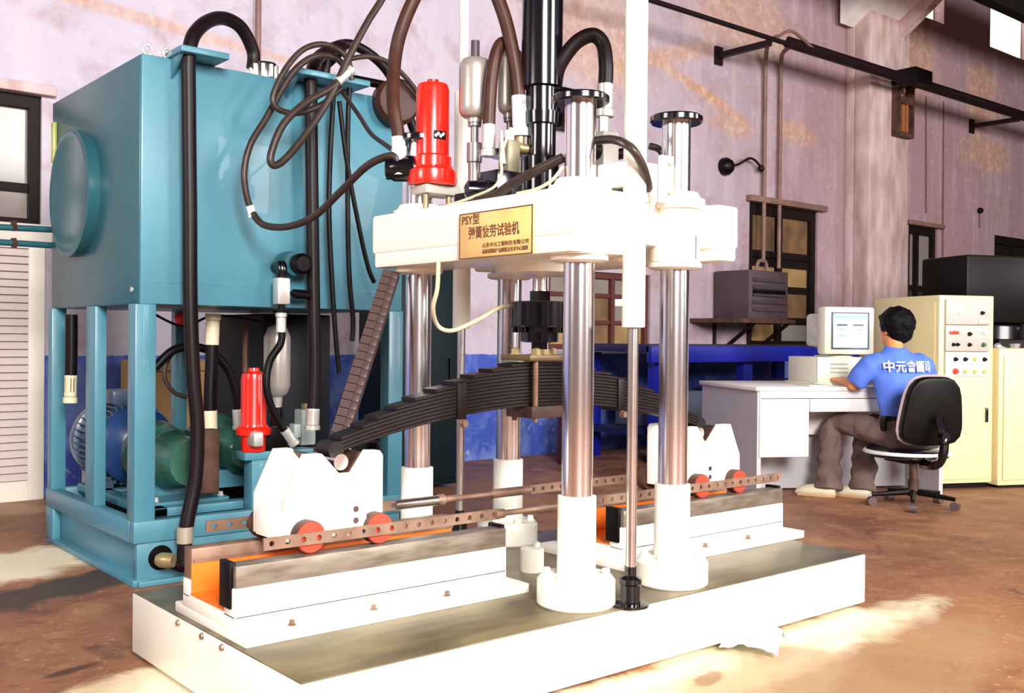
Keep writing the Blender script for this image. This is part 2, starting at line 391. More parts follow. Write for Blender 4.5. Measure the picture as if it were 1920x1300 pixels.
# pilaster with corbel, crane beam
pp = MB(); pp.box(10.30, 11.62, WY-.12, WY, 0, 7.4, .01); PX0, PX1 = at(1630, 300, Y=WY-.34).x, at(1694, 300, Y=WY-.34).x
pp.box(PX0, PX1, WY-.34, WY-.12, 0, 7.4, .02)
struct('trim_5', pp, pink_conc)
kA, kB = at(1688, 48, X=PX1), at(1738, 0, X=PX1); sl_ = (kB.z-kA.z)/(kA.y-kB.y); yE = 3.95; zE = kA.z+sl_*(kA.y-yE)
struct('trim_6', MB().prism([(WY-.10, kA.z-.15), (WY-.10, 7.3), (yE, 7.3), (yE, zE)], PX0-.30, PX1-.14, 'YZ'), mat('corbel_white', (.84, .80, .78), .7, var=.15))  # corbel colour lightened to carry the window light falling on it
struct('trim_7', MB().prism([(WY-.34, kA.z-.18), (WY-.34, kA.z+.05), (yE, zE+.05), (yE, zE-.18)], PX1-.14, PX1, 'YZ'), pink_conc)
q = at(1822, 0, Y=3.6)
struct('trim_8', MB().box(-6, 23.9, 3.45, 3.6, q.z, q.z+.6).box(-6, 23.9, 3.2, 3.85, q.z+.6, q.z+.66), roofm)

# ------------------------------------------------------------------ wall services
wp = thing('wall_pipe', 'long dark steel pipe sloping across the upper wall on arms, casting a shadow', 'pipe', (7.8, 4.33, 4.3))
MB().cyl((-6.9, 4.33, 4.3), (8.3, 4.33, 4.3), .026, n=10).cyl((8.1, 4.33, 4.3), (23.9, 4.33, 4.36), .045, n=10).build('pipe', pipem, wp)
MB().cyl((8.2, 4.38, 4.38), (23.9, 4.38, 4.46), .03, n=8).build('second_pipe', pipem, wp)
for x, z in ((7.77, 4.3), (13.57, 4.33), (2.2, 4.3)):
    MB().box(x-.03, x+.03, 4.3, WY, z-.09, z-.03).box(x-.06, x+.06, WY-.03, WY, z-.16, z+.04).build('arm', pipem, wp)
a, b = at(1530, 98, Y=4.33), at(1455, 72, Y=4.33)
MB().tube([b, b+Vector((.25, 0, .13)), b+Vector((.5, 0, .08)), a], .018, 8).build('loop', conduit, wp)
for px, lab in ((1435, 'left of two rusty vertical conduits dropping from the wall pipe to the window'), (1464, 'right of two rusty vertical conduits dropping from the wall pipe to the window')):
    t = at(px, 150, Y=WY-.05); top = at(px+22, 68 if px < 1450 else 84, Y=4.38)
    o = MB().tube([top, at(px+5, 84 if px < 1450 else 98, Y=4.62), at(px+1, 112, Y=4.88), at(px, 150, Y=WY-.05), Vector((t.x, WY-.05, 3)), Vector((t.x, WY-.05, 2.0 if px < 1450 else 1.95))], .024, 8).build('conduit', conduit)
    tag(o, lab, 'conduit')
sw = thing('cable_gland_box', 'small round black junction with a curved arm, on the wall left of the conduits', 'junction', at(1357, 313, Y=WY))
p = at(1357, 313, Y=WY); e = at(1427, 316, Y=WY-.08)
MB().lathe((p.x, WY, p.z), (0, -1, 0), [(.10, 0), (.10, .05), (.07, .10), (.03, .12)], 16).build('box', black, sw)
MB().tube([(p.x, WY-.08, p.z), at(1385, 308, Y=WY-.1), at(1405, 297, Y=WY-.1), at(1418, 303, Y=WY-.09), e], .014, 8).build('arm', pipem, sw)
MB().sphere(e, .04).build('knob', pipem, sw)
p0, p1 = at(484, -20, Y=WY-.03), at(484, 140, Y=WY-.03)
tag(MB().cyl((p0.x, WY-.04, 7.3), (p0.x, WY-.04, 1.0), .022, n=8).build('conduit', conduit), 'brown vertical conduit on the wall above the teal tank, beside the silver breather', 'conduit')
tag(MB().cyl((10.62, WY-.15, 4.85), (10.62, WY-.15, .6), .03, n=8).build('conduit', conduit), 'thin rust-stained vertical pipe running down the pilaster', 'conduit')
for i, (a, b, c) in enumerate((((1737, 180), (1737, 400), 'thin red wire hanging straight down the wall right of the pilaster'), ((1770, 190), (1768, 540), 'longer thin wire hanging beside the narrow window'))):
    tag(MB().tube([at(*a, Y=WY-.02), at(*b, Y=WY-.02)], .009, 6, 1).build('hanging_wire', conduit), c, 'wire')
hk = thing('wall_hook', 'small dark hook with a short wire high on the wall above the black machine', 'hook', at(1838, 395, Y=WY))
p = at(1838, 395, Y=WY-.03); MB().sphere(p, .045).build('head', black, hk); MB().cyl(p, p-Vector((0, 0, .25)), .01, n=6).build('wire', conduit, hk)
# rusty bracket on pilaster
rb = thing('rusty_bracket', 'rusty slotted steel bracket fixed to the pilaster below the wall pipe', 'bracket', (11.3, 4.6, 3.9))
bq = at(1692, 205, Y=4.62); bx, bz = bq.x, bq.z; hw, hh = .19, .36
MB().box(bx-hw, bx-hw+.05, 4.56, 4.66, bz-hh, bz+hh).box(bx+hw-.05, bx+hw, 4.56, 4.66, bz-hh, bz+hh).box(bx-hw+.05, bx+hw-.05, 4.562, 4.66, bz-hh, bz-hh+.06).box(bx-hw+.05, bx+hw-.05, 4.562, 4.66, bz+.05, bz+.14).build('frame', rustdark, rb)
for dx in (-.06, .03): MB().box(bx+dx, bx+dx+.05, 4.58, 4.66, bz-hh+.06, bz+.05).build('bar', mat('rust_orange', (.36, .12, .04), .7), rb)
MB().box(bx-hw-.02, bx+hw+.02, 4.33, 4.66, bz+hh-.08, bz+hh+.10, .01).build('clamp', black, rb)
# grey electric box on a bracket shelf
eb = thing('electric_box', 'grey louvred electric box standing on the wall shelf by the window', 'electric box', (8.0, 4.75, 1.33))
MB().box(7.72, 8.42, 4.50, 4.97, 1.335, 1.86, .01).build('casing', greybox, eb)
for z in (1.42, 1.50, 1.58, 1.66, 1.74): MB().prism([(4.475, z), (4.50, z+.04), (4.50, z)], 7.78, 8.36, 'YZ').build('vent_slat', greybox, eb)
MB().box(7.78, 8.36, 4.492, 4.50, 1.58, 1.65).build('slot', black, eb)
MB().tube([(8.1, 4.7, 1.86), (8.15, 4.7, 1.98), (8.3, 4.72, 1.98), (8.33, 4.72, 1.86)], .02, 8).build('handle', conduit, eb)
sh = thing('wall_shelf', 'dark steel shelf bracketed to the wall under the electric box', 'shelf', (8.0, 4.75, 1.3))
MB().box(7.35, 8.45, 4.42, WY, 1.29, 1.335).build('board', rustdark, sh)
for x in (7.75, 8.35):
    MB().tube([(x, 4.45, 1.29), (x, WY-.02, .92)], .022, 6, 1).tube([(x, WY-.02, 1.29), (x, WY-.02, .92)], .022, 6, 1).build('brace', pipem, sh)

# ------------------------------------------------------------------ background things
# blue surface bench
bb = thing('blue_bench', 'long dark blue steel bench behind the spring machine, against the windows', 'bench', (6.5, 4.2, 0))
MB().box(5.35, 8.6, 3.75, 4.75, .99, 1.06, .004).build('top', bluedk, bb)
MB().box(5.35, 8.6, 3.72, 3.78, .90, 1.045, .004).build('front_beam', blue, bb)
for x in (5.5, 6.75, 8.4):
    for y in (3.82, 4.62): MB().box(x, x+.14, y, y+.08, 0, .98).build('leg', blue, bb)
MB().box(5.4, 8.5, 4.0, 4.6, .25, .30).build('lower_shelf', bluedk, bb)
tag(MB().box(5.7, 6.45, 4.05, 4.5, .30, .62, .02).build('parts_crate', mat('grey_crate', (.07, .08, .12), .5)), 'dim grey crate on the lower shelf of the blue bench', 'crate')
tag(MB().box(6.95, 8.2, 4.1, 4.5, .30, .70, .03).build('steel_case', bluedk), 'dark blue steel case on the lower shelf of the blue bench, behind the desk', 'case')
tag(MB().lathe((4.95, 4.3, 0), (0, 0, 1), [(.11, 0), (.12, .03), (.12, .68), (.10, .76), (.04, .82), (.04, .9)], 20).build('gas_bottle', mat('dark_red', (.07, .010, .008), .5)), 'dark red steel cylinder standing by the wall behind the leaf spring', 'gas bottle')
# cardboard box behind power pack
p = at(300, 800, Y=4.55)
cb = thing('cardboard_box', 'tall tan cardboard box by the blue dado seen through the teal frame', 'box', (1.75, 4.6, 0))
MB().box(1.22, 2.1, 4.3, 4.85, 0, .93, .005).build('carton', cardb, cb); MB().box(1.22, 2.1, 4.296, 4.3, .86, .868).build('flap_seam', rustdark, cb)
# dark teal locker right of the tank
lk = thing('dark_locker', 'tall dark teal steel locker behind the far machine columns', 'locker', (3.2, 3.9, 0))
MB().box(2.75, 3.30, 3.75, 4.25, .03, 1.62, .006).build('body', darkteal, lk); MB().box(2.78, 3.27, 3.735, 3.75, .08, 1.57, .003).build('door', darkteal, lk)
MB().box(3.2, 3.23, 3.72, 3.735, .8, .95).build('handle', black, lk)
# black machine at far right
bmach = thing('black_machine', 'black drilling machine standing beyond the low cream cabinet at the right', 'machine', (9.6, 2.1, 0))
c0 = at(1812, 590, Y=2.6)
Mx = Matrix.Translation((c0.x, 2.6, 0)) @ Matrix.Rotation(math.radians(-25), 4, 'Z')
t = MB(); t.m = Mx; t.box(0, 2.0, 0, .7, 1.3, 1.97, .02).build('head', black, bmach)
t = MB(); t.m = Mx; t.box(.35, .75, .1, .6, .0, 1.3, .02).build('column', blackgloss, bmach)
t = MB(); t.m = Mx; t.box(.3, 2.0, -.1, .7, 0, 1.14, .02).build('base', black, bmach)
t = MB(); t.m = Mx; t.cyl((.95, -.02, 1.3), (.95, -.02, 1.52), .035).build('spindle', zinc, bmach)
t = MB(); t.m = Mx; t.box(1.0, 1.08, -.05, .0, 1.2, 1.3, .004).build('tag', mat('orange_tag', (.6, .2, .05), .5), bmach)
vv = thing('shiny_valve', 'small polished valve on the black machine base above the low cream cabinet', 'valve', at(1900, 665, Y=1.5))
p = at(1902, 662, Y=1.75); MB().lathe(p-Vector((0, 0, .08)), (0, 0, 1), [(.05, 0), (.065, .03), (.065, .1), (.04, .13), (.05, .16)], 14).build('body', zinc, vv)
MB().cyl(p, p+Vector((-.14, .08, .05)), .022).sphere(p+Vector((-.14, .08, .05)), .035).build('spout', zinc, vv)

# ------------------------------------------------------------------ control corner
def frame(ox, oy, deg): return Matrix.Translation((ox, oy, 0)) @ Matrix.Rotation(math.radians(deg), 4, 'Z')
FC = frame(6.126, 1.547, -25)
def cab(root, nm, m, fn, **k):
    t = MB(); t.m = FC; fn(t); return t.build(nm, m, root, **k)
rack = thing('control_rack', 'tall cream control rack with three grey instrument panels, right of the seated man', 'cabinet', (6.3, 1.8, 0))
cab(rack, 'body', creamy, lambda t: t.box(0, .48, 0, .82, .04, 1.455, .006))
cab(rack, 'plinth', black, lambda t: t.box(.02, .46, .03, .80, 0, .04))
cab(rack, 'door', creamy, lambda t: t.box(.02, .46, -.012, 0, .07, .86, .003))
cab(rack, 'side_panel', creamy, lambda t: t.box(-.008, 0, .04, .78, .1, 1.40, .003))
cab(rack, 'door_handle', blackgloss, lambda t: t.box(.405, .425, -.026, -.012, .50, .61, .003))
cab(rack, 'lock', zinc, lambda t: t.cyl((.24, -.012, .42), (.24, -.02, .42), .012))
def panel(z0, z1, m, items):
    pn = cab(rack, 'instrument_panel', m, lambda t: t.box(.045, .435, -.02, 0, z0, z1, .003))
    for (nm, m2, x, z, r, kind) in items:
        if kind == 'k': cab(pn, nm, m2, lambda t: t.lathe((x, -.02, z), (0, -1, 0), [(r*1.3, 0), (r*1.3, .004), (r, .006), (r*.85, .022)], 14))
        else: cab(pn, nm, m2, lambda t: t.box(x-r*2.2, x+r*2.2, -.028, -.02, z-r*.7, z+r*.7, .002))
panel(1.235, 1.425, panelg, [('dial', knobw, .16, 1.33, .025, 'k'), ('knob', black, .36, 1.325, .012, 'k'), ('label_strip', zinc, .37, 1.255, .02, 'b')])
panel(1.035, 1.23, panelg, [('display', ledred, .115, 1.175, .018, 'b'), ('knob', black, .25, 1.165, .013, 'k'), ('dial', knobw, .38, 1.18, .02, 'k'),
      ('socket', black, .11, 1.085, .011, 'k'), ('socket', black, .145, 1.085, .011, 'k'), ('knob', black, .25, 1.085, .012, 'k'), ('green_button', knobg, .375, 1.085, .014, 'k')])
panel(.845, 1.03, mat('panel_pale', (.60, .60, .58), .4), [('knob', black, .13, .975, .013, 'k'), ('knob', black, .215, .975, .013, 'k'), ('yellow_button', knoby, .30, .98, .015, 'k'), ('knob', black, .385, .975, .013, 'k'),
      ('red_button', ledred, .13, .885, .018, 'k'), ('yellow_button', knoby, .215, .885, .014, 'k'), ('yellow_button', knoby, .30, .885, .015, 'k'), ('yellow_button', knoby, .385, .885, .015, 'k')])
lc = thing('low_cabinet', 'low cream steel cabinet cut by the right edge, beside the control rack', 'cabinet', (6.6, 1.4, 0))
cab(lc, 'body', creamy, lambda t: t.box(.50, 1.25, -.04, .70, .02, 1.06, .006))
cab(lc, 'door', creamy, lambda t: t.box(.54, 1.21, -.052, -.04, .06, 1.0, .003))
cab(lc, 'plinth', black, lambda t: t.box(.52, 1.2, -.02, .68, 0, .02))

FD = frame(4.558, 2.017, -28)
def dk(root, nm, m, fn, **k):
    t = MB(); t.m = FD; fn(t); return t.build(nm, m, root, **k)
desk = thing('computer_desk', 'pale grey office desk with white drawer pedestal carrying the computer', 'desk', (5.2, 2.0, 0))
dk(desk, 'desktop', deskw, lambda t: t.box(-.02, 1.45, -.02, 1.0, .755, .785, .006))
dk(desk, 'end_panel', deskg, lambda t: t.box(0, .03, 0, .98, 0, .755))
dk(desk, 'end_panel', deskg, lambda t: t.box(1.40, 1.43, 0, .98, 0, .755))
dk(desk, 'modesty_panel', deskg, lambda t: t.box(.03, 1.40, .42, .44, .02, .755))
dr = dk(desk, 'drawer', deskw, lambda t: t.box(.015, .38, -.012, .40, .30, .70, .004))
dk(desk, 'apron_drawer', deskw, lambda t: t.box(.39, 1.40, -.012, .38, .61, .70, .004))
dk(desk, 'top_rail', deskw, lambda t: t.box(.015, 1.41, -.008, .02, .705, .755, .002))
dk(desk, 'inner_panel', deskw, lambda t: t.box(.46, .80, .34, .36, .42, .61))
pc = thing('computer_case', 'flat beige desktop computer case under the monitor', 'computer', FD @ Vector((.8, .5, .785)))
dk(pc, 'case', plastic, lambda t: t.box(.60, 1.05, .30, .74, .80, .985, .006))
dk(pc, 'base_shelf', plastic, lambda t: t.box(.57, 1.08, .27, .74, .785, .80, .002))
dk(pc, 'front_bezel', plastic, lambda t: t.box(.60, 1.05, .285, .30, .80, .985, .004))
for z in (.87, .90, .93): dk(pc, 'drive_slot', panelg, lambda t: t.box(.70, .84, .280, .285, z, z+.012))
dk(pc, 'power_button', black, lambda t: t.box(.955, .975, .275, .285, .86, .93, .002))
FD = FD @ Matrix.Translation((.025, 0, -.03))
mo = thing('crt_monitor', 'cream bulky tube monitor showing a pale screen, on the computer case', 'monitor', FD @ Vector((.85, .5, .985)))
dk(mo, 'stand', plastic, lambda t: t.lathe((.83, .52, 1.016), (0, 0, 1), [(.14, 0), (.14, .008), (.09, .015), (.07, .024)], 24))
def mon(t):
    t.box(.655, 1.055, .33, .45, 1.035, 1.385, .018)
    t.loft([((.855, .45, 1.21), (.195, 0, .0), (0, 0, .17)), ((.855, .50, 1.20), (.19, 0, 0), (0, 0, .16)), ((.855, .74, 1.19), (.13, 0, 0), (0, 0, .12))], 32)
    t.box(.70, 1.01, .45, .72, 1.09, 1.34, .03)
dk(mo, 'casing', plastic, mon)
sc = dk(mo, 'screen', screenm, lambda t: t.box(.715, .995, .322, .332, 1.085, 1.335, .004))
dk(mo, 'screen_surround', mat('screen_rim', (.10, .11, .16), .4), lambda t: t.box(.705, .715, .318, .332, 1.08, 1.34).box(.995, 1.005, .318, .332, 1.08, 1.34).box(.705, 1.005, .318, .332, 1.075, 1.085).box(.705, 1.005, .318, .332, 1.335, 1.345))
dk(sc, 'title_bar', cyan, lambda t: t.box(.72, .99, .320, .322, 1.30, 1.322))
for x0, x1, z0, z1 in ((.745, .83, 1.245, 1.257), (.875, .96, 1.245, 1.257), (.745, .80, 1.22, 1.224), (.9, .96, 1.215, 1.219), (.745, .82, 1.17, 1.174)):
    dk(sc, 'text_line', screenhd, lambda t: t.box(x0, x1, .320, .322, z0, z1))
FD = frame(4.558, 2.017, -28)
tag(dk(None, 'mouse_pad', mat('thin_book', (.75, .70, .60), .6), lambda t: t.box(.42, .60, .06, .30, .7852, .793, .002)), 'thin white writing pad on the desk under the left hand', 'pad')

# office chair
FM = frame(5.227, 1.242, -28)
def mm(root, nm, m, fn, **k):
    t = MB(); t.m = FM; fn(t); return t.build(nm, m, root, **k)
ch = thing('office_chair', 'black swivel office chair with light piping, under the seated man', 'chair', (5.227, 1.242, 0))
def seat(t): t.loft([((0, .08, .325), (.24, 0, 0), (0, .25, 0)), ((0, .08, .335), (.265, 0, 0), (0, .275, 0)), ((0, .08, .37), (.265, 0, 0), (0, .275, 0)), ((0, .08, .39), (.23, 0, 0), (0, .24, 0))], 28)
mm(ch, 'seat', blackgloss, seat)
mm(ch, 'seat_piping', white, lambda t: t.lathe((0, .08, .345), (0, 0, 1), [(.262, 0), (.282, .006), (.284, .018), (.278, .026), (.262, .028)], 32), ).data.transform(Matrix.Identity(4))
Rb = Matrix.Translation((-.03, -.24, .655)) @ Matrix.Rotation(math.radians(8), 4, 'X')
def back(t):
    prof = []
    for i in range(28):
        a = 2*PI*i/28; cx, sz = math.cos(a), math.sin(a); k = 4.
        r = (abs(cx)**k+abs(sz)**k)**(-1/k); w = .205-.03*(sz*r)
        prof.append((cx*r*w, sz*r*.225))
    t.prism(prof, -.035, .035, 'XZ', .02, M=Rb)
mm(ch, 'backrest', black, back)
def pip(t):
    pts = []
    for i in range(30):
        a = 2*PI*i/29; cx, sz = math.cos(a), math.sin(a); k = 4.; r = (abs(cx)**k+abs(sz)**k)**(-1/k); w = .205-.03*(sz*r)
        pts.append(Rb @ Vector((cx*r*w, .034, sz*r*.225)))
    t.tube(pts, .010, 6, 1)
mm(ch, 'backrest_piping', mat('pink_piping', (.55, .42, .46), .5), pip)
mm(ch, 'back_support', blackgloss, lambda t: t.tube([(-.02, -.30, .62), (-.02, -.36, .45), (-.02, -.30, .32), (0, -.1, .29)], .028, 8))
mm(ch, 'adjusting_knob', black, lambda t: t.cyl((-.02, -.33, .5), (-.02, -.38, .5), .03))
mm(ch, 'under_plate', black, lambda t: t.box(-.1, .1, -.05, .2, .29, .33, .01))
mm(ch, 'gas_column', rustdark, lambda t: t.cyl((0, 0, .07), (0, 0, .30), .026).cyl((0, 0, .07), (0, 0, .18), .035))
for i in range(5):
    a = math.radians(20+72*i); e = Vector((.27*math.cos(a), .27*math.sin(a), .075))
    lg = mm(ch, 'base_leg', black, lambda t: t.tube([(0, 0, .10), e], .022, 8, 1, .014))
    mm(lg, 'caster', mat('caster', (.10, .06, .06), .4), lambda t: t.cyl(e+Vector((-.025*math.sin(a), .025*math.cos(a), -.045)), e-Vector((-.025*math.sin(a), .025*math.cos(a), .045)), .03, n=14))

# seated person
man = thing('person', 'person in a blue short-sleeved shirt and brown trousers seated at the computer, back turned', 'person', (5.227, 1.242, 0))
V = Vector
def limb(t, pts, n=14):
    # pts: (centre, radius) or (centre, ra, rb)
    P = [V(p[0]) for p in pts]; rings = []
    for i, p in enumerate(pts):
        d = (P[min(i+1, len(P)-1)]-P[max(i-1, 0)]).normalized(); a = d.cross(V((0, .3, 1))).normalized()
        if a.length < .1: a = V((1, 0, 0))
        b = d.cross(a).normalized(); ra = p[1]; rb = p[2] if len(p) > 2 else ra
        rings.append((P[i], a*ra, b*rb))
    t.loft(rings, n)
hd = V((.01, .27, 1.19))
HM = Matrix.Translation(hd) @ Matrix.Rotation(math.radians(22), 4, 'Z') @ Matrix.Rotation(math.radians(-8), 4, 'X')
def body(t):
    t.sphere((0, 0, .0), .1, (.83, 1.02, 1.25), 20, M=HM)             # skull
    t.sphere((0, .03, -.055), .075, (.82, .95, 1.0), 16, M=HM)        # jaw
    t.sphere((0, .105, -.02), .018, (.7, 1, 1.3), 10, M=HM)           # nose
    t.sphere((0, .092, -.068), .02, (1.3, .5, .5), 10, M=HM)          # lips
    t.sphere((0, .088, .022), .02, (2.6, .5, .5), 10, M=HM)           # brow
    for s in (-1, 1): t.sphere((s*.088, -.005, -.015), .026, (.35, .7, 1.15), 12, M=HM)
    limb(t, [((-.01, .19, .98), .07), ((-.01, .22, 1.05), .056), ((.0, .25, 1.12), .056)])
    limb(t, [((0, .14, .55), .13, .09), ((0, .16, .75), .13, .09), ((0, .19, .92), .15, .09), ((0, .2, 1.0), .09, .06)])
    for s, el, wr, ha in ((-1, V((-.27, .30, .80)), V((-.24, .53, .825)), V((-.23, .60, .825))), (1, V((.28, .30, .80)), V((.14, .52, .825)), V((.11, .58, .82)))):
        sh_ = V((s*.19, .21, .95))
        limb(t, [(sh_, .05), ((sh_+el)/2, .045), (el, .042), ((el+wr)/2, .038), (wr, .026)])
        d = (ha-wr).normalized(); sd = d.cross(V((0, 0, 1))).normalized()
        limb(t, [(wr, .026, .02), (wr+d*.04, .034, .018), (wr+d*.085, .038, .016)])
        for k in range(4):
            r0 = wr+d*.08+sd*(.027-.018*k); L = (.062, .07, .066, .052)[k] if s < 0 else (.052, .066, .07, .062)[k]
            t.tube([r0-d*.02, r0+d*L*.5+V((0, 0, .008)), r0+d*L*.85-V((0, 0, .006)), r0+d*L-V((0, 0, .02))], .0095, 8, 3, .0075)
        th = wr+d*.03+sd*(.03 if s < 0 else -.03); o = sd if s < 0 else -sd
        t.tube([th-o*.01, th+o*.02+d*.02, th+o*.025+d*.055-V((0, 0, .01))], .011, 8, 3, .009)
o = remeshed(MB(), 'x', skin, None) if False else None
t = MB(); t.m = FM; body(t); remeshed(t, 'body', skin, man, .0075, 2)
def hairf(t):
    t.sphere((0, -.035, .035), .124, (.97, .97, .97), 24, M=HM)
    t.sphere((0, -.055, -.02), .095, (.95, .85, .95), 20, M=HM)
    t.sphere((0, .02, .085), .075, (1.1, .95, .6), 20, M=HM)
    for s in (-1, 1): t.sphere((s*.07, .0, .03), .05, (.7, 1, 1.1), 14, M=HM)
t = MB(); t.m = FM; hairf(t); hr = remeshed(t, 'hair', hair, man, .010, 1)
for v in hr.data.vertices:
    v.co += V((mnoise.noise(v.co*28), mnoise.noise(v.co*28+V((9, 0, 0))), mnoise.noise(v.co*28+V((0, 9, 0)))))*.010
def shirtf(t):
    t.loft([((0, .12, .575), (.165, 0, 0), (0, .125, 0)), ((0, .13, .64), (.165, 0, 0), (0, .125, 0)), ((0, .145, .74), (.178, 0, 0), (0, .125, 0)), ((0, .17, .86), (.200, 0, 0), (0, .125, 0)),
            ((0, .185, .95), (.205, 0, 0), (0, .115, .02)), ((0, .2, 1.01), (.155, 0, 0), (0, .09, .02)), ((-.01, .205, 1.04), (.09, 0, 0), (0, .075, .01)), ((-.01, .21, 1.065), (.068, 0, 0), (0, .064, .01))], 26)
    for s in (-1, 1):
        limb(t, [((s*.13, .19, .965), .075), ((s*.205, .215, .93), .082), ((s*.245, .25, .87), .076), ((s*.268, .285, .81), .073)])
t = MB(); t.m = FM; shirtf(t); st = remeshed(t, 'shirt', shirt, man, .012, 3)
for v in st.data.vertices:
    p = v.co; v.co += V((mnoise.noise(p*9), mnoise.noise(p*9+V((7, 0, 0))), 0))*.010
mm(st, 'collar', shirt, lambda t: t.loft([((-.01, .205, 1.03), (.082, 0, 0), (0, .076, .015)), ((-.012, .215, 1.062), (.074, 0, 0), (0, .070, .012)), ((-.012, .215, 1.07), (.066, 0, 0), (0, .062, .012))], 22))
# lettering wrapped on the back of the shirt
tx = text('中元會圖司', .082, white, Matrix.Identity(4), None, 'back_lettering', .001, 'CENTER', .88)
for v in tx.data.vertices:
    x, yv = v.co.x+.0, v.co.y; zz = .905+yv
    v.co = FM @ V((x, .158-.135*math.sqrt(max(.05, 1-(x/.215)**2))-(.004 if v.co.z > 0 else -.004)-(zz-.905)*-.15+.012, zz))
tx.parent = st; tx.matrix_parent_inverse = world_m(st).inverted()
mm(man, 'belt', black, lambda t: t.loft([((0, .12, .565), (.166, 0, 0), (0, .127, 0)), ((0, .12, .60), (.166, 0, 0), (0, .127, 0))], 26))
def trf(t):
    t.loft([((0, .08, .385), (.17, 0, 0), (0, .14, 0)), ((0, .09, .44), (.19, 0, 0), (0, .15, 0)), ((0, .11, .52), (.18, 0, 0), (0, .135, 0)), ((0, .12, .60), (.163, 0, 0), (0, .124, 0))], 24)
    limb(t, [((-.10, .12, .46), .105, .085), ((-.17, .32, .50), .098, .088), ((-.25, .54, .525), .082, .08), ((-.30, .56, .47), .085), ((-.32, .53, .30), .082), ((-.345, .49, .14), .088), ((-.36, .47, .05), .096)])
    limb(t, [((.09, .12, .46), .105, .085), ((.07, .33, .48), .098, .088), ((.02, .52, .51), .082, .08), ((-.03, .53, .45), .084), ((-.09, .46, .30), .08), ((-.13, .40, .15), .084), ((-.155, .375, .05), .09)])
t = MB(); t.m = FM; trf(t); tr = remeshed(t, 'trousers', trous, man, .013, 3)
for v in tr.data.vertices:
    p = v.co; v.co += V((mnoise.noise(V((p.x*9, p.y*9, p.z*16))), mnoise.noise(p*14+V((7, 0, 0))), 0))*.022
mm(man, 'cell_phone', black, lambda t: t.box(-.185, -.165, .06, .11, .50, .60, .005))
def shoe(x, y, ang, lab):
    t = MB(); t.m = FM @ Matrix.Translation((x, y, 0)) @ Matrix.Rotation(math.radians(ang), 4, 'Z')
    t.loft([((0, -.09, .035), (.03, 0, 0), (0, 0, .030)), ((0, -.07, .042), (.040, 0, 0), (0, 0, .040)), ((0, 0, .045), (.042, 0, 0), (0, 0, .043)), ((0, .08, .042), (.050, 0, 0), (0, 0, .042)), ((0, .15, .036), (.046, 0, 0), (0, 0, .035)), ((0, .185, .022), (.022, 0, 0), (0, 0, .018))], 16)
    s = t.build('shoe', shoem, man)
    t = MB(); t.m = FM @ Matrix.Translation((x, y, 0)) @ Matrix.Rotation(math.radians(ang), 4, 'Z')
    t.box(-.044, .044, -.09, .17, 0, .014, .005).build('sole', mat('tan_sole', (.55, .30, .14), .6), s)
shoe(-.39, .50, 52, ''); shoe(-.17, .40, 35, '')

# ------------------------------------------------------------------ hydraulic power pack
TX0, TX1, TY0, TY1, TZ0, TZ1 = .37, 1.735, 2.157, 3.45, 1.235, 2.325
pk = thing('hydraulic_power_pack', 'tall teal oil tank on an open teal steel frame at the left', 'oil tank', ((TX0+TX1)/2, 2.8, 0))
MB().box(TX0+.004, TX1, TY0, TY1, TZ0, TZ1, .008).build('tank', teal, pk)
MB().box(TX0, TX0+.006, TY0+.01, TY1-.01, TZ0+.005, TZ1-.005, .002).build('side_plate', teal_shaded, pk)
MB().box(TX0+.01, TX1-.01, TY0-.0015, TY0+.002, TZ0+.095, TZ0+.099).build('tank_skirt', teal, pk)
hc = Vector((TX0, 2.98, 1.795))
MB().lathe(hc, (-1, 0, 0), [(.31, 0), (.315, .03), (.315, .055), (.29, .062), (.27, .055)], 48).build('hatch_cover', teal_shaded, pk)
for y, z in ((TY0, .27),): pass
for x0, x1, y0, y1 in ((TX0-.018, TX0+.075, TY0-.004, TY0+.09), (TX0-.005, TX0+.05, 2.72, 2.86), (TX0-.015, TX0+.06, 3.38, 3.45), (1.655, TX1+.01, TY0, TY0+.08), (1.655, TX1, 3.37, TY1), (1.02, 1.09, 3.38, 3.45)):
    MB().box(x0, x1, y0, y1, .19, TZ0+.002, .006).build('post', teal, pk)
MB().box(TX0-.02, TX1+.01, TY0-.006, TY0+.05, .19, .285, .005).build('lower_rail', teal, pk)
MB().box(TX0-.0215, TX0+.04, TY0+.052, TY1, .19, .2845, .005).build('lower_rail', teal, pk)
MB().box(TX0, TX1, TY1-.06, TY1, .19, .285, .005).build('lower_rail', teal, pk)
MB().box(TX1-.05, TX1, TY0, TY1, .19, .285, .005).build('lower_rail', teal, pk)
sk = MB(); sk.box(TX0, TX1, TY0+.01, TY0+.05, .02, .19, .004); sk.box(TX0+.02, TX0+.06, TY0+.02, TY1-.1, .02, .19, .004); sk.box(TX0-.02, TX0+.02, TY1-.12, TY1, .02, .19, .004)
sk.box(TX0-.02, TX0+.06, TY0+.0, TY1, 0, .03, .004); sk.box(TX0, TX1, TY0-.02, TY0+.03, 0, .025, .004); sk.box(TX0, TX1, TY1-.05, TY1, 0, .19)
sk.build('skid', teal, pk)
MB().lathe((.475, TY0+.012, .115), (0, -1, 0), [(.055, 0), (.055, .004)], 28).build('lifting_hole', black, pk)
MB().box(.45, 1.66, 2.2, 3.38, .195, .21).build('drip_tray', darkteal, pk)
MB().box(.46, 1.35, 2.30, 2.38, .27, .31, .004).box(.46, 1.35, 3.0, 3.08, .27, .31, .004).box(.48, .56, 2.3, 3.35, .27, .31, .004).build('motor_bed', teal, pk)
MB().box(1.25, 1.655, 2.75, 3.36, .22, 1.22, .01).build('cooler_box', mat('cooler_black', (.003, .005, .009), .5, spec=.2), pk)  # near-black box added to stand for the shade inside the frame
p = at(535, 497, Y=TY0)
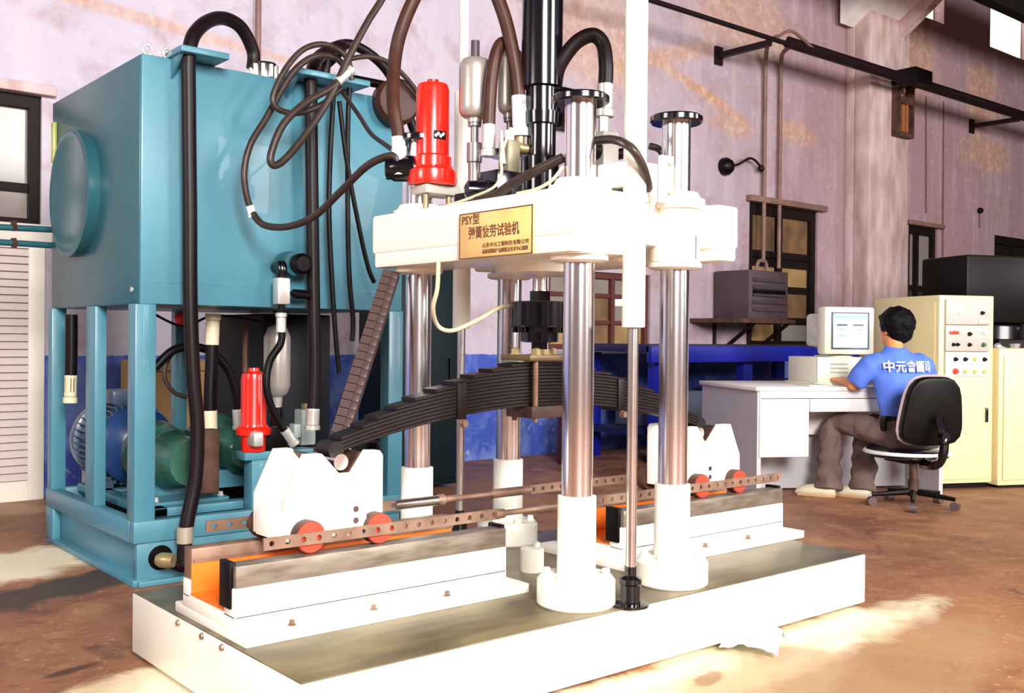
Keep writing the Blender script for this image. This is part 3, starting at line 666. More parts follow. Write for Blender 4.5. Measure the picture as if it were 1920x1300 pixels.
so = MB().lathe(p, (0, -1, 0), [(.062, 0), (.062, .05), (.055, .06), (.055, .10)], 28).build('suction_port', teal_shaded, pk)
MB().lathe(p+V((.02, -.10, 0)), (0, -1, 0), [(.050, 0), (.050, .03), (.035, .045)], 24).build('port_cap', black, so)
# top plates (hose clamps), breather, eye bolts, level gauge
for x, w, l in ((.60, .11, 'a'), (1.24, .20, 'b')):
    cp = MB().box(x-w, x+w, TY0-.15, TY0+.04, TZ1, TZ1+.028, .004).build('hose_clamp_plate', teal, pk)
    for dx in (-.07, .07): MB().hexbolt((x+dx, TY0-.07, TZ1+.028), (0, 0, 1), .010, .014).build('bolt', zinc, cp)
    MB().prism([(TY0-.12, TZ1), (TY0, TZ1), (TY0, TZ1-.09)], x-w*.9, x-w*.9+.012, 'YZ').build('gusset', teal, pk)
br = MB().lathe((1.03, 2.32, TZ1), (0, 0, 1), [(.055, 0), (.055, .02), (.070, .022), (.070, .085), (.060, .10), (.02, .105)], 32)
bo = br.build('breather', chrome, pk)
for i in range(12):
    a = 2*PI*i/12; MB().box(.066, .078, -.008, .008, .025, .085, M=Matrix.Translation((1.03, 2.32, TZ1)) @ Matrix.Rotation(a, 4, 'Z')).build('rib', zinc, bo)
for x, y in ((.41, 2.19), (.50, 2.19), (1.66, 2.2)):
    pts = [(x+.022*math.cos(a), y, TZ1+.026+.022*math.sin(a)) for a in [2*PI*i/12 for i in range(13)]]
    MB().tube(pts, .006, 6, 1).build('eye_bolt', zinc, pk)
MB().box(TX0-.02, TX0, 3.36, 3.40, 2.0, 2.21, .004).build('level_gauge', mat('gauge_yellow', (.45, .48, .12), .3), pk)
MB().lathe((TX0-.001, 2.24, 1.30), (-1, 0, 0), [(.012, 0), (.012, .006)], 12).build('rivet', zinc, pk)
# pipes leaving at left
for y0, y1, lab in ((424, 424, 'upper of two teal pipes running from the tank to the left edge'), (456, 452, 'lower of two teal pipes running from the tank to the left edge')):
    a, b = at(95, y0+4, Y=3.5), at(-40, y1, Y=3.5)
    o = thing('return_pipe', lab, 'pipe', a)
    MB().cyl(a+V((.35, 0, 0)), b, .017, n=12).build('pipe', teal_shaded, o); MB().cyl(at(30, y0, Y=3.5), at(22, y0, Y=3.5), .03, n=6).build('union_nut', rustdark, o)

# motor
def moto():
    o = thing('electric_motor', 'blue-grey finned electric motor inside the teal frame', 'motor', (.70, 3.15, .3))
    c = V((.66, 0, .535)); A = lambda y: V((c.x, y, c.z))
    MB().lathe(A(3.40), (0, -1, 0), [(.175, 0), (.185, .02), (.185, .40), (.16, .42), (.10, .43)], 40).build('body', motorb, o)
    MB().lathe(A(3.44), (0, -1, 0), [(.15, 0), (.205, .03), (.215, .10), (.215, .13), (.19, .14)], 40).build('fan_cover', motorb, o)
    MB().lathe(A(3.0), (0, -1, 0), [(.195, 0), (.20, .02), (.19, .04), (.15, .06), (.11, .10), (.06, .11)], 40).build('end_bell', mat('bright_blue', (.015, .05, .17), .3), o)
    fm = None
    for i in range(40):
        a = 2*PI*i/40
        if fm is None: f_ = MB().box(.18, .215, -.0035, .0035, -.32, 0).build('fin', motorb, o); fm = f_.data
        else: f_ = link('fin', fm, None, o)
        f_.matrix_parent_inverse = world_m(o).inverted()
        f_.matrix_basis = Matrix.Translation(A(3.01)) @ Matrix.Rotation(-PI/2, 4, 'X') @ Matrix.Rotation(a, 4, 'Z') @ Matrix.Translation((0, 0, .325))
    MB().box(.58, .74, 3.1, 3.32, .735, .81, .01).build('terminal_box', motorb, o)
    for x in (.50, .73): MB().box(x, x+.07, 3.05, 3.35, .31, .38, .006).build('foot', motorb, o)
moto()
pu = thing('hydraulic_pump', 'green cast piston pump coupled to the electric motor', 'pump', (.72, 2.6, .3))
A = lambda y: V((.70, y, .50))
MB().lathe(A(2.86), (0, -1, 0), [(.16, 0), (.17, .02), (.16, .05), (.14, .08), (.14, .14)], 36).build('bell_housing', green, pu)
MB().cyl(A(3.0), A(2.86), .06).build('coupling', rustdark, pu)
MB().lathe(A(2.72), (0, -1, 0), [(.145, 0), (.15, .02), (.125, .04), (.125, .12), (.145, .14), (.145, .18), (.12, .22), (.11, .36)], 36).build('pump_body', green, pu)
MB().box(.70, .80, 2.28, 2.36, .36, .66, .01).build('end_block', rustdark, pu)
MB().prism([(.56, .32), (.88, .32), (.84, .42), (.60, .42)], 2.62, 2.76, 'XZ').build('bracket', teal, pu)
MB().box(.54, .90, 2.40, 2.85, .30, .32).build('base_plate', teal, pu)
for x in (.56, .88): MB().hexbolt((x, 2.45, .32), (0, 0, 1), .012, .02).build('bolt', zinc, pu)
p2 = thing('second_pump', 'second green pump deeper in the frame beside the red filter', 'pump', (1.1, 2.7, .3))
MB().lathe((1.12, 3.1, .50), (0, -1, 0), [(.17, 0), (.18, .03), (.16, .12), (.12, .18), (.12, .4), (.09, .44)], 32).build('body', green, p2); MB().box(1.0, 1.24, 2.75, 3.05, .31, .40).build('base', teal, p2)

def fitting(parent, p, d, r, l, m=zinc, nm='fitting'):
    d = V(d).normalized(); p = V(p)
    return MB().lathe(p, d, [(r, 0), (r*1.02, l*.06), (r, l*.12), (r, l*.75), (r*.8, l*.78), (r*1.15, l*.80), (r*1.15, l)], 16).build(nm, m, parent)
def hose(lab, pts, r, m=hosegrey, ends=(None, None), smooth=8, n=12, cat='hose', nm='hydraulic_hose', fr=1.25, fl=.1, group=None):
    pts = [V(p) for p in pts]
    root = thing(nm, lab, cat, pts[0], group)
    MB().tube(pts, r, n, smooth).build('hose', m, root)
    if ends[0]: fitting(root, pts[0]+(pts[1]-pts[0]).normalized()*fl*.6, (pts[0]-pts[1]), r*fr, fl, ends[0])
    if ends[1]: fitting(root, pts[-1]+(pts[-2]-pts[-1]).normalized()*fl*.6, (pts[-1]-pts[-2]), r*fr, fl, ends[1])
    return root
def row(Y, *q): return [at(x, y, Y=Y) for x, y in q]
def rowv(*q): return [at(x, y, Y=Y) for x, y, Y in q]

# lower red filter and its accumulator
def redfilter(lab, cx, top, bot, Y, r, lower=False):
    b = at(cx, bot, Y=Y); t_ = at(cx, top, Y=Y); H = t_.z-b.z
    o = thing('red_filter', lab, 'filter', b)
    pr = [(r*.9, 0), (r*.95, H*.02), (r*.95, H*.18), (r*1.35, H*.2), (r*1.4, H*.27), (r*1.05, H*.30), (r, H*.33), (r, H*.86), (r*.92, H*.93), (r*.45, H*.96), (r*.4, H)] if lower else \
         [(r*1.0, 0), (r*1.45, .004), (r*1.5, H*.06), (r*1.45, H*.14), (r*1.15, H*.18), (r*1.15, H*.27), (r*1.0, H*.29), (r, H*.90), (r*.88, H*.955), (r*.35, H*.965), (r*.35, H)]
    MB().lathe(b, (0, 0, 1), pr, 36).build('filter_body', red, o)
    for k in range(6):
        a = k*PI/3; z = H*.27 if lower else H*.14
        MB().hexbolt(b+V((r*1.2*math.cos(a), r*1.2*math.sin(a), z)), (0, 0, 1), r*.12, r*.22).build('bolt', red, o)
    return o, b, H
rf, rb_, rh = redfilter('red ribbed filter housing inside the frame near the left carriage', 475, 690, 846, 2.22, .060, True)
MB().box(rb_.x-.05, rb_.x+.0, rb_.y-.11, rb_.y-.03, rb_.z+.03, rb_.z+.10, .01).build('inlet_block', zinc, rf)
MB().box(rb_.x+.03, rb_.x+.16, rb_.y-.03, rb_.y+.06, rb_.z+.0, rb_.z+.11, .01).build('outlet_block', black, rf)
p = rb_+V((-.045, -.020, rh*.5)); MB().box(-.001, .001, -.014, .014, -.014, .014, M=Matrix.Translation(p) @ Matrix.Rotation(.4, 4, 'Z')).build('label_plate', white, rf)
MB().box(rb_.x-.06, rb_.x+.30, rb_.y-.04, rb_.y+.07, rb_.z-.04, rb_.z-.002, .004).build('mounting_plate', teal, rf)
MB().box(rb_.x-.02, rb_.x+.10, rb_.y-.03, rb_.y+.06, .20, rb_.z-.04, .004).build('pedestal', teal, rf)
b = at(519, 745, Y=2.5); tp = at(519, 608, Y=2.5)
ac = thing('lower_accumulator', 'silver gas bottle with brown neck inside the frame right of the lower red filter', 'accumulator', b)
h_ = tp.z-b.z; MB().lathe(b, (0, 0, 1), [(.025, -.06), (.03, 0), (.055, .02), (.068, .06), (.068, h_-.07), (.05, h_-.02), (.02, h_)], 28).build('bottle', silver, ac)
MB().cyl(b-V((0, 0, .20)), b-V((0, 0, .05)), .035, n=20).build('neck', blackgloss, ac)
vb = thing('valve_block', 'grey valve block with small brass cap behind the left carriage', 'valve', at(572, 840, Y=2.35))
p = at(572, 790, Y=2.35); MB().box(p.x-.035, p.x+.045, p.y-.03, p.y+.05, p.z-.12, p.z+.06, .006).build('block', mat('valve_grey', (.38, .44, .42), .45), vb)
MB().box(p.x-.07, p.x-.035, p.y-.03, p.y+.03, p.z-.08, p.z-.01, .006).box(p.x+.045, p.x+.07, p.y-.03, p.y+.03, p.z-.05, p.z+.03, .004).build('solenoid', mat('valve_grey'), None) if False else None
MB().box(p.x-.075, p.x-.037, p.y-.03, p.y+.03, p.z-.08, p.z-.01, .006).build('solenoid', mat('valve_grey', (.38, .44, .42)), vb)
MB().cyl(p+V((0, 0, .06)), p+V((0, 0, .09)), .02).build('cap', brass, vb)
MB().box(p.x-.10, p.x+.45, p.y-.05, p.y+.12, p.z-.22, p.z-.125, .005).build('manifold', black, vb)
MB().box(p.x+.02, p.x+.40, p.y-.02, p.y+.10, .20, p.z-.22, .004).build('manifold_stand', darkteal, vb)
# ball valve beneath the port
p = at(528, 497, Y=2.06)
bv = thing('ball_valve', 'ball valve with grey body and black handle hanging from the round tank port', 'valve', p)
MB().tube([p+V((0, .06, 0)), p, p-V((0, 0, .06))], .024, 12, 4).build('elbow', blackgloss, bv)
MB().box(p.x-.032, p.x+.032, p.y-.03, p.y+.03, p.z-.185, p.z-.06, .008).build('body', zinc, bv)
MB().cyl(p-V((0, 0, .27)), p-V((0, 0, .185)), .018, n=14).build('tailpiece', blackgloss, bv)
MB().cyl(p+V((.03, 0, -.13)), p+V((.07, 0, -.13)), .008).cyl(p+V((.06, -.0, -.132)), p+V((.14, -.0, -.135)), .022, n=14).build('handle', blackgloss, bv)
hose('black hose dropping in a loose curve from the ball valve past the silver bottle', [p-V((0, 0, .26)), p-V((.0, 0, .36))]+row(2.08, (505, 680), (500, 730), (518, 785), (545, 822)), .018, black, (zinc, zinc), fr=1.3, fl=.09)
# hoses inside frame
hose('thick black suction hose with pale cuffs rising from the green pump', row(2.42, (395, 805), (394, 750), (396, 690), (399, 612)), .031, black, (beige, beige), fr=1.05, fl=.15)
hose('black hose arching inside the frame from the left post to the red filter', row(2.55, (290, 690), (330, 655), (385, 655), (425, 690), (443, 740), (446, 790)), .021, black, (None, zinc), fr=1.2, fl=.1)
hose('thin grey hose bending behind the front corner post', row(2.6, (350, 640), (318, 670), (308, 705), (325, 735), (350, 745)), .011, hosegrey)
hose('thin wire sagging under the tank', row(2.5, (290, 590), (345, 612), (400, 592), (470, 600), (520, 612)), .006, black, nm='thin_wire', cat='wire')
hose('brown copper pipe standing behind the red filter', row(2.7, (462, 598), (460, 650), (460, 700)), .016, rustdark, nm='copper_pipe', cat='pipe')
hose('black drain hose with brass coupling hanging at the rear of the frame', row(3.1, (134, 590), (134, 640), (133, 700), (132, 735)), .030, black, (None, beige), fr=1.0, fl=.14)
tag(MB().sphere(at(338, 598, Y=2.6), .03).build('red_valve_knob', red), 'small round red knob under the tank beside the thick black hose', 'knob')
# suction hoses on the tank front
hose('thick black hose arching over the tank top and down its front to the floor elbow',
     row(2.32, (474, 128), (474, 95)) + [at(450, 50, Y=2.28), at(412, 34, Y=2.22), at(374, 52, Y=2.12)] + row(2.07, (355, 95), (354, 200), (356, 400), (357, 560), (362, 700), (370, 800), (366, 900), (350, 985), (344, 1060)), .0315, hosebrown if False else mat('dark_hose', (.009, .0035, .005), .42, var=.3, spec=.25), smooth=10, n=18)
p = at(346, 1000, Y=2.07); MB().cyl(p, p-V((0, 0, .09)), .036, n=20).build('hose_cuff', zinc, bpy.data.objects['hydraulic_hose'] if False else None) if False else None
el = thing('floor_elbow', 'brass and black pipe elbow at the foot of the thick black hose', 'pipe fitting', at(335, 1050, Y=2.08))
MB().lathe(at(347, 988, Y=2.07), (0, 0, -1), [(.036, 0), (.036, .07), (.03, .075)], 18).build('cuff', mat('pale_cuff', (.52, .45, .34), .4, .4), el)
MB().tube([at(344, 1050, Y=2.07), at(342, 1062, Y=2.07), at(318, 1052, Y=2.12)], .03, 12, 4).build('elbow', black, el)
MB().lathe(at(326, 1052, Y=2.06), (-.6, .8, 0), [(.028, 0), (.034, .02), (.034, .06), (.025, .08)], 12).build('coupling', brass, el)
hose('thick black hose running straight down the right half of the tank front', [at(600, 200, Y=2.25)+V((0, .25, .12)), at(640, 90, Y=2.3), at(600, 105, Y=2.2), at(583, 140, Y=2.1)]+row(2.07, (583, 180), (585, 350), (588, 560), (590, 700), (586, 790)), .031, MATS['dark_hose'], (None, zinc), smooth=10, n=18, fr=1.05)
hose('thick dark hose arching from behind the tank top plate down behind the upper red filter', row(2.35, (608, 150), (618, 96), (660, 84), (715, 120), (752, 180), (778, 250)), .026, MATS['dark_hose'], n=14)
rc = thing('return_filter', 'round black filter head at the top right of the tank', 'filter', at(735, 197, Y=2.1))
p = at(735, 197, Y=2.16); MB().lathe(p, (-.25, -1, 0), [(.10, 0), (.118, .02), (.118, .09), (.10, .11), (.04, .115)], 36).build('head', hosebrown, rc)
MB().tube([p+V((-.26, .02, .10)), p+V((0, .02, .10))], .022, 10, 1).build('pipe', black, rc)
# thin hose loops
hose('long grey hose coming down from above the frame and looping low across the tank front', row(1.75, (790, -140), (722, -12), (690, 40), (655, 105), (620, 180), (575, 250), (535, 298), (513, 310), (508, 290), (530, 235), (570, 195), (620, 165), (648, 140)), .0165, hosegrey, (None, zinc), 8)
hose('grey hose coiled in the upper loop in front of the tank plate', row(1.9, (660, 150), (650, 108), (612, 84), (570, 92), (535, 130), (512, 180), (522, 205), (560, 212), (605, 195), (640, 165)), .0135, hosegrey, (None, None), 8)
hose('grey hose hanging in a long curve down the tank front to a pale coupling', row(1.95, (650, 130), (628, 108), (590, 106), (556, 128), (530, 165), (500, 220), (470, 270), (458, 320), (462, 365), (472, 398)), .0150, hosegrey, (None, white), 8, fl=.05)
hose('grey hose sagging from the pale coupling across to the black filter cap', rowv((472, 398, 1.95), (495, 422, 1.88), (540, 425, 1.74), (590, 405, 1.58), (640, 358, 1.40), (690, 310, 1.22), (735, 292, 1.10), (746, 305, 1.08)), .0155, hosegrey, (None, None), 8)
hose('thin dark hose falling straight down the tank left of its neighbour', row(2.05, (628, 150), (624, 200), (619, 300), (617, 400), (622, 520), (630, 640), (636, 700)), .0125, black)
hose('thin dark hose falling straight down the tank right of its neighbour', row(2.03, (655, 165), (652, 250), (652, 400), (655, 520), (662, 600), (660, 640)), .0125, black)
hose('thin dark hose slanting from the tank top down to the crosshead end', row(1.95, (636, 190), (650, 300), (672, 420), (690, 500), (702, 530)), .0115, black)
hose('thin hose curving from the tank top plate to the black filter cap', rowv((640, 170, 1.95), (672, 215, 1.75), (695, 250, 1.5), (720, 270, 1.25), (742, 285, 1.10)), .010, hosegrey, (None, zinc), fl=.05)
hose('thin hose arching right from the loops over to the return filter', row(2.0, (650, 112), (690, 106), (730, 118), (765, 150), (790, 185)), .0125, hosegrey)

# ------------------------------------------------------------------ test machine
BH = .2264
mc = thing('spring_test_machine', 'large white four-column spring fatigue testing machine on a long white base', 'testing machine', (1.3, .6, 0))
BL, BW = 2.591, 1.182
bs = MB(); bs.box(0, BL, 0, BW, .025, BH-.004, .004); bs.box(.85, 1.85, BW-.02, 1.26, .025, BH-.004, .004)
bs.build('base', cream, mc)
tp_ = MB(); tp_.box(.004, BL-.004, .004, BW-.004, BH-.006, BH, .001); tp_.box(.86, 1.84, BW-.02, 1.25, BH-.006, BH, .001)
tp_.build('base_top', steel_top, mc)
for x in (.3, 1.3, 2.3):
    for y in (.1, 1.0): MB().box(x-.08, x+.08, y, y+.1, 0, .025).build('levelling_pad', rustdark, mc)
CX = (1.094, 1.566); CY = (.152, 1.079)
for cx in CX:
    for cy in CY:
        c = MB().cyl((cx, cy, .5), (cx, cy, 1.885), .052, n=40).build('column', chrome, mc)
        sl = MB().lathe((cx, cy, BH), (0, 0, 1), [(.125, 0), (.13, .006), (.13, .080), (.118, .095), (.066, .097), (.064, .10), (.064, .356), (.054, .358)], 40).build('column_sleeve', cream, mc)
        for k in range(6):
            a = k*PI/3+.3; MB().hexbolt((cx+.098*math.cos(a), cy+.098*math.sin(a), BH+.095), (0, 0, 1), .013, .022).build('bolt', cream, sl)
        MB().lathe((cx, cy, 1.875), (0, 0, 1), [(.088, 0), (.095, .006), (.095, .022), (.088, .028), (.05, .03)], 36).build('column_cap', blackgloss, mc)
        MB().lathe((cx, cy, 1.352), (0, 0, 1), [(.080, 0), (.096, .006), (.096, .022), (.085, .026)], 36).build('lower_collar', cream, mc)
        MB().lathe((cx, cy, 1.565), (0, 0, 1), [(.105, 0), (.105, .035), (.090, .042), (.080, .060), (.056, .062)], 36).build('upper_collar', cream, mc)
# crosshead: two side beams joined by a middle bridge, recess at the near side
xo = [(.95, 0.02), (1.26, 0.02), (1.30, .13), (1.42, .13), (1.60, .10), (1.61, -.02), (1.71, -.02), (1.71, 1.20), (1.60, 1.22), (1.40, 1.15), (1.22, 1.22), (.95, 1.22)]
crosshead = MB().prism([(.955, .04), (1.24, .04), (1.27, .15), (1.62, .15), (1.665, .03), (1.765, .03), (1.765, 1.20), (1.42, 1.20), (1.38, 1.12), (1.28, 1.12), (1.24, 1.20), (.955, 1.20)], 1.43, 1.585, 'XY', .012).build('crosshead', cream, mc)
MB().prism([(.96, .045), (1.235, .045), (1.235, 1.19), (.96, 1.19)], 1.375, 1.45, 'XY', .01).build('crosshead_beam', cream, mc)
MB().prism([(1.67, .035), (1.76, .035), (1.76, 1.19), (1.46, 1.19), (1.46, .33), (1.67, .25)], 1.385, 1.45, 'XY', .01).build('crosshead_beam', cream, mc)
MB().cyl((CX[1], CY[0], 1.378), (CX[1], CY[0], 1.584), .090, n=36).build('clamp_boss', cream, mc)
MB().box(CX[1]+.004, CX[1]+.012, CY[0]-.0895, CY[0]-.05, 1.385, 1.47).build('clamp_slot', rustdark, mc)
MB().lathe((1.33, .615, 1.34), (0, 0, 1), [(.12, 0), (.17, .006), (.17, .05), (.19, .06)], 40).build('actuator_flange', cream, mc)
# plate
def world_plate(sx):  # sign plane facing -X ; columns of the matrix map text x -> -Y, text y -> Z
    return Matrix(((0, 0, -1, sx), (-1, 0, 0, 0), (0, 1, 0, 0), (0, 0, 0, 1)))
SX = .953
a, b, c_ = at(864, 490, X=SX), at(1001, 472, X=SX), at(864, 402, X=SX)
y1, y0, z0, z1 = a.y, b.y, (a.z+b.z)/2, (c_.z+at(1001, 384, X=SX).z)/2
print('SIGN', y0, y1, z0, z1)
sg = MB().box(SX-.006, SX, y0, y1, z0, z1, .001).build('name_plate', signm, mc)
MB().box(SX-.008, SX-.005, y0, y1, z0, z0+.003).box(SX-.008, SX-.005, y0, y1, z1-.003, z1).box(SX-.008, SX-.005, y0, y0+.003, z0, z1).box(SX-.008, SX-.005, y1-.003, y1, z0, z1).build('plate_border', textm, sg)
pw = y1-y0; ph = z1-z0
def stext(s, u, v, size, sx=1.):
    return text(s, size, textm, Matrix.Translation((SX-.0065, y1-u*pw, z0+v*ph)) @ Matrix(((0, 0, -1, 0), (-1, 0, 0, 0), (0, 1, 0, 0), (0, 0, 0, 1))), sg, 'lettering', .0006, 'LEFT', sx)
stext('PSY型', .03, .76, .040, 1.0)
stext('弹簧疲劳试验机', .13, .45, .046, .86)
stext('山东中元工程科技有限公司', .33, .22, .0175, 1.18)
stext('济南试验机产品制造及技术中心监制', .33, .09, .0165, .92)
# lift cylinders and rods
for (x, y, z0c, z1c, lab) in ((1.215, .02, 1.14, 2.9, ''), (1.43, 1.24, 1.14, 2.16, '')):
    MB().lathe((x, y, z0c), (0, 0, 1), [(.036, 0), (.038, .004), (.038, z1c-z0c-.01), (.036, z1c-z0c)], 28).build('lift_cylinder', cream, mc)
    MB().cyl((x, y, BH+.1), (x, y, z0c+.02), .0175, n=20).build('lift_rod', chromer, mc)
    MB().lathe((x, y, BH), (0, 0, 1), [(.062, 0), (.062, .008), (.034, .010), (.034, .07), (.038, .075), (.038, .09), (.02, .10), (.02, .13)], 24).build('rod_foot', blackgloss, mc)
    MB().box(x-.055, x+.055, y-.005, y+.12, 1.60, 1.68, .006).build('cylinder_bracket', cream, mc)
MB().cyl((1.43, 1.24, 2.15), (1.43, 1.24, 2.9), .020, n=16).build('lift_cylinder_stem', cream, mc)
MB().cyl(V((1.215, .02, 1.22)), V((1.17, .06, 1.22)), .012, n=12).build('port_nipple', cream, mc)
p = at(1195, 320, Y=.10)
MB().box(p.x-.06, p.x+.07, .07, .19, 1.57, 1.70, .004).build('mounting_block', cream, mc)
MB().box(p.x+.07, p.x+.13, .05, .07, 1.57, 1.73, .003).build('bolted_plate', cream, mc)
for dz in (1.60, 1.70): MB().hexbolt((p.x+.105, .05, dz), (0, -1, 0), .006, .005).build('bolt', brass, mc)
# actuator
AX, AY = 1.33, .615
ac_ = MB().lathe((AX, AY, 1.585), (0, 0, 1), [(.12, 0), (.12, .03), (.068, .032), (.068, .20), (.055, .205), (.055, .32), (.066, .325), (.068, .37), (.060, .372), (.060, .46), (.078, .465), (.078, 1.15)], 40).build('actuator', blackgloss, mc)
MB().box(AX+.05, AX+.16, AY-.06, AY+.04, 1.90, 2.06, .02).build('port_block', blackgloss, mc)
MB().lathe((AX, AY, 1.26), (0, 0, 1), [(.030, 0), (.030, .02), (.028, .03), (.028, .12)], 28).build('piston_rod', chrome, mc)
MB().cyl((AX, AY, 1.24), (AX, AY, 1.28), .038, n=8).build('lock_nut', blackgloss, mc)
ld = MB().lathe((AX, AY, 1.085), (0, 0, 1), [(.050, 0), (.072, .004), (.072, .055), (.106, .058), (.110, .062), (.110, .150), (.104, .155), (.04, .158)], 44).build('load_cell', blackgloss, mc)
for k in range(8):
    a = k*PI/4; MB().lathe((AX+.092*math.cos(a), AY+.092*math.sin(a), 1.135), (0, 0, -1), [(.012, -.01), (.012, .012)], 10).build('bolt', blackgloss, ld)
MB().cyl((AX, AY, 1.03), (AX, AY, 1.09), .030, n=8).build('adaptor', blackgloss, mc)
# clamp plate and U bolts
MB().box(AX-.12, AX+.15, AY-.085, AY+.085, 1.018, 1.040, .003).build('clamp_plate', mat('brass_plate', (.17, .105, .05), .45, .4), mc)
for x in (AX-.07, AX+.0, AX+.12):
    for y in (AY-.06, AY+.06):
        if x == AX: continue
        MB().cyl((x, y, .79), (x, y, 1.065), .010, n=12).build('clamp_stud', rust, mc)
        MB().hexbolt((x, y, 1.040), (0, 0, 1), .017, .022).build('nut', brass, mc)
MB().box(AX-.10, AX+.14, AY-.075, AY+.075, .805, .849, .003).build('lower_clamp_plate', rustdark, mc)
MB().hexbolt((AX, AY-.02, 1.040), (0, 0, 1), .026, .02).build('centre_nut', brass, mc)

# rail beds
def bed(x0, x1, fl, fr):
    b = MB()
    b.box(x0-fl, x1+fr, .355, .86, BH, BH+.032, .003)                # foot plate
    b.box(x0, x1, .425, .80, BH+.03, .30, .003)
    b.box(x0, x1, .425, .50, .29, .378, .004); b.box(x0, x1, .745, .80, .29, .345, .004)
    o = b.build('rail_bed', cream, mc)
    MB().box(x0+.002, x1-.002, .50, .745, .298, .306).box(x0+.003, x1-.003, .7395, .7415, .306, .398).box(x0+.003, x1-.003, .4985, .502, .30, .425).build('orange_channel', orange, o)
    MB().box(x0+.004, x1, .428, .50, .378, .442, .003).build('near_rail', railst, o)
    MB().box(x0+.004, x1, .742, .80, .346, .442, .003).box(x0+.01, x1, .736, .742, .398, .408).build('far_rail', rust, o)
    for xx in ((x0-.008, x0+.012), (x1-.012, x1+.008)):
        MB().box(xx[0], xx[1], .445, .515, .318, .452, .003).build('end_stop', black, o)
    x = x0+.16
    while x < x1-.05:
        MB().lathe((x, .388, BH+.032), (0, 0, 1), [(.014, 0), (.014, .003), (.009, .004), (.009, .016)], 6).build('foot_bolt', rust, o); x += .28
    return o
b1 = bed(.02, 1.02, 0, .045); b2 = bed(1.60, 2.62, .05, .06)
for y in (.46, .60, .78):
    MB().lathe((.0, y, .245-.035), (-1, 0, 0), [(.011, 0), (.008, .008)], 6).build('end_bolt', rust, b1)
# short white post between the beds
MB().lathe((1.29, .60, BH), (0, 0, 1), [(.045, 0), (.045, .085), (.036, .09)], 24).build('buffer_post', cream, mc)
MB().lathe((1.31, .60, BH+.09), (0, 0, 1), [(.014, 0), (.014, .016), (.008, .018)], 12).build('buffer_screw', cream, mc)
for x, y in ((1.25, .42), (1.20, .33)): MB().hexbolt((x, y, BH), (0, 0, 1), .010, .008).build('bolt', zinc, mc)

# carriages
def carriage(x0, lab, flip=False):
    o = thing('roller_carriage', lab, 'carriage', (x0+.18, .62, .442), 'carriages on the rail beds')
    L = .345
    def PX(u): return x0+(L-u if flip else u)
    prof = [(0, .475), (0, .60), (.065, .737), (.115, .737), (.180, .668), (.235, .668), (.285, .737), (.325, .735), (L-.008, .72), (L-.008, .475)]
    for y0_, y1_ in ((.50, .545), (.695, .74)):
        MB().prism([(PX(u), v) for u, v in prof], y0_, y1_, 'XZ', .004).build('cheek_plate', cream, o)
    MB().box(x0+.02, x0+L-.02, .54, .70, .475, .585, .004).build('body', cream, o)
    MB().prism([(PX(-.01), .475), (PX(-.01), .55), (PX(.05), .64), (PX(.05), .475)], .545, .70, 'XZ', .003).build('end_plate', cream, o)
    MB().box(PX(.22)-.045, PX(.22)+.045, .482, .502, .475, .575, .003).build('lug_block', cream, o)
    for z in (.522, .558): MB().cyl((PX(.225), .4805, z), (PX(.225), .4835, z), .010, n=14).build('bolt_hole', rustdark, o)
    MB().cyl((PX(.210), .55, .700), (PX(.210), .69, .700), .026, n=24).build('support_roller', chromer, o)
    MB().prism([(PX(.115), .73), (PX(.180), .66), (PX(.192), .66), (PX(.127), .73)], .545, .695, 'XZ').prism([(PX(.285), .73), (PX(.235), .66), (PX(.225), .66), (PX(.273), .73)], .545, .695, 'XZ').build('vee_lining', rustdark, o)
    for u in (.055, .30):
        for y0_, y1_, s in ((.455, .50, -1), (.742, .79, 1)):
            cx = PX(u)
            w = MB().cyl((cx, y0_+.006, .492), (cx, y1_, .492), .0495, n=32).build('wheel', rustdark, o)
            fy = y0_ if s < 0 else y1_-.004
            MB().lathe((cx, fy+.007 if s < 0 else fy, .492), (0, s, 0), [(.0475, 0), (.046, .006), (.012, .007)], 32).build('wheel_face', redw, w)
    return o
carriage(.225, 'white roller carriage with red wheel caps at the left end of the leaf spring')
carriage(2.06, 'white roller carriage with red wheel caps at the right end, before the desk', True)

# leaf spring
lsx, ysp = 1.33, .615
sp = thing('leaf_spring', 'dark stacked leaf spring arched under the load cell', 'leaf spring', (lsx, ysp, .78))
HL = [.90, .90, .89, .88, .80, .745, .67, .596, .507, .427, .345, .26, .17]
def zc(dx): return .850-.155*dx*dx
for i, hl in enumerate(HL):
    th = .0119; t = bmesh.new(); n = 26; vs = []
    for k in range(n+1):
        dx = -hl+2*hl*k/n; z = zc(dx)+i*.0125
        for (yy, zz) in ((ysp-.042, z), (ysp+.042, z), (ysp+.042, z+th), (ysp-.042, z+th)): vs.append(t.verts.new((lsx+dx, yy, zz)))
    for k in range(n):
        for j in range(4): t.faces.new((vs[4*k+j], vs[4*k+(j+1) % 4], vs[4*k+4+(j+1) % 4], vs[4*k+4+j]))
    t.faces.new(vs[:4][::-1]); t.faces.new(vs[-4:]); bmesh.ops.recalc_face_normals(t, faces=t.faces)
    bmesh.ops.bevel(t, geom=[e for e in t.edges if abs((e.verts[0].co-e.verts[1].co).x) > .001], offset=.002, segments=1, affect='EDGES')
    mb = MB(); mb._add(t); mb.build('leaf', leafm, sp)
for s in (-1, 1):
    x = lsx+s*.90; z = zc(.90); MB().cyl((x, ysp-.043, z+.012), (x, ysp+.043, z+.012), .028, n=24).build('eye', leafm, sp)
    for dd in (.40,):
        xx = lsx+s*dd; zz = zc(dd); MB().box(xx-.02, xx+.02, ysp-.050, ysp+.050, zz-.012, zz+.118, .004).build('rebound_clip', leafm, sp)
        MB().hexbolt((xx, ysp-.05, zz-.025), (0, -1, 0), .013, .02).build('clip_bolt', rust, sp)
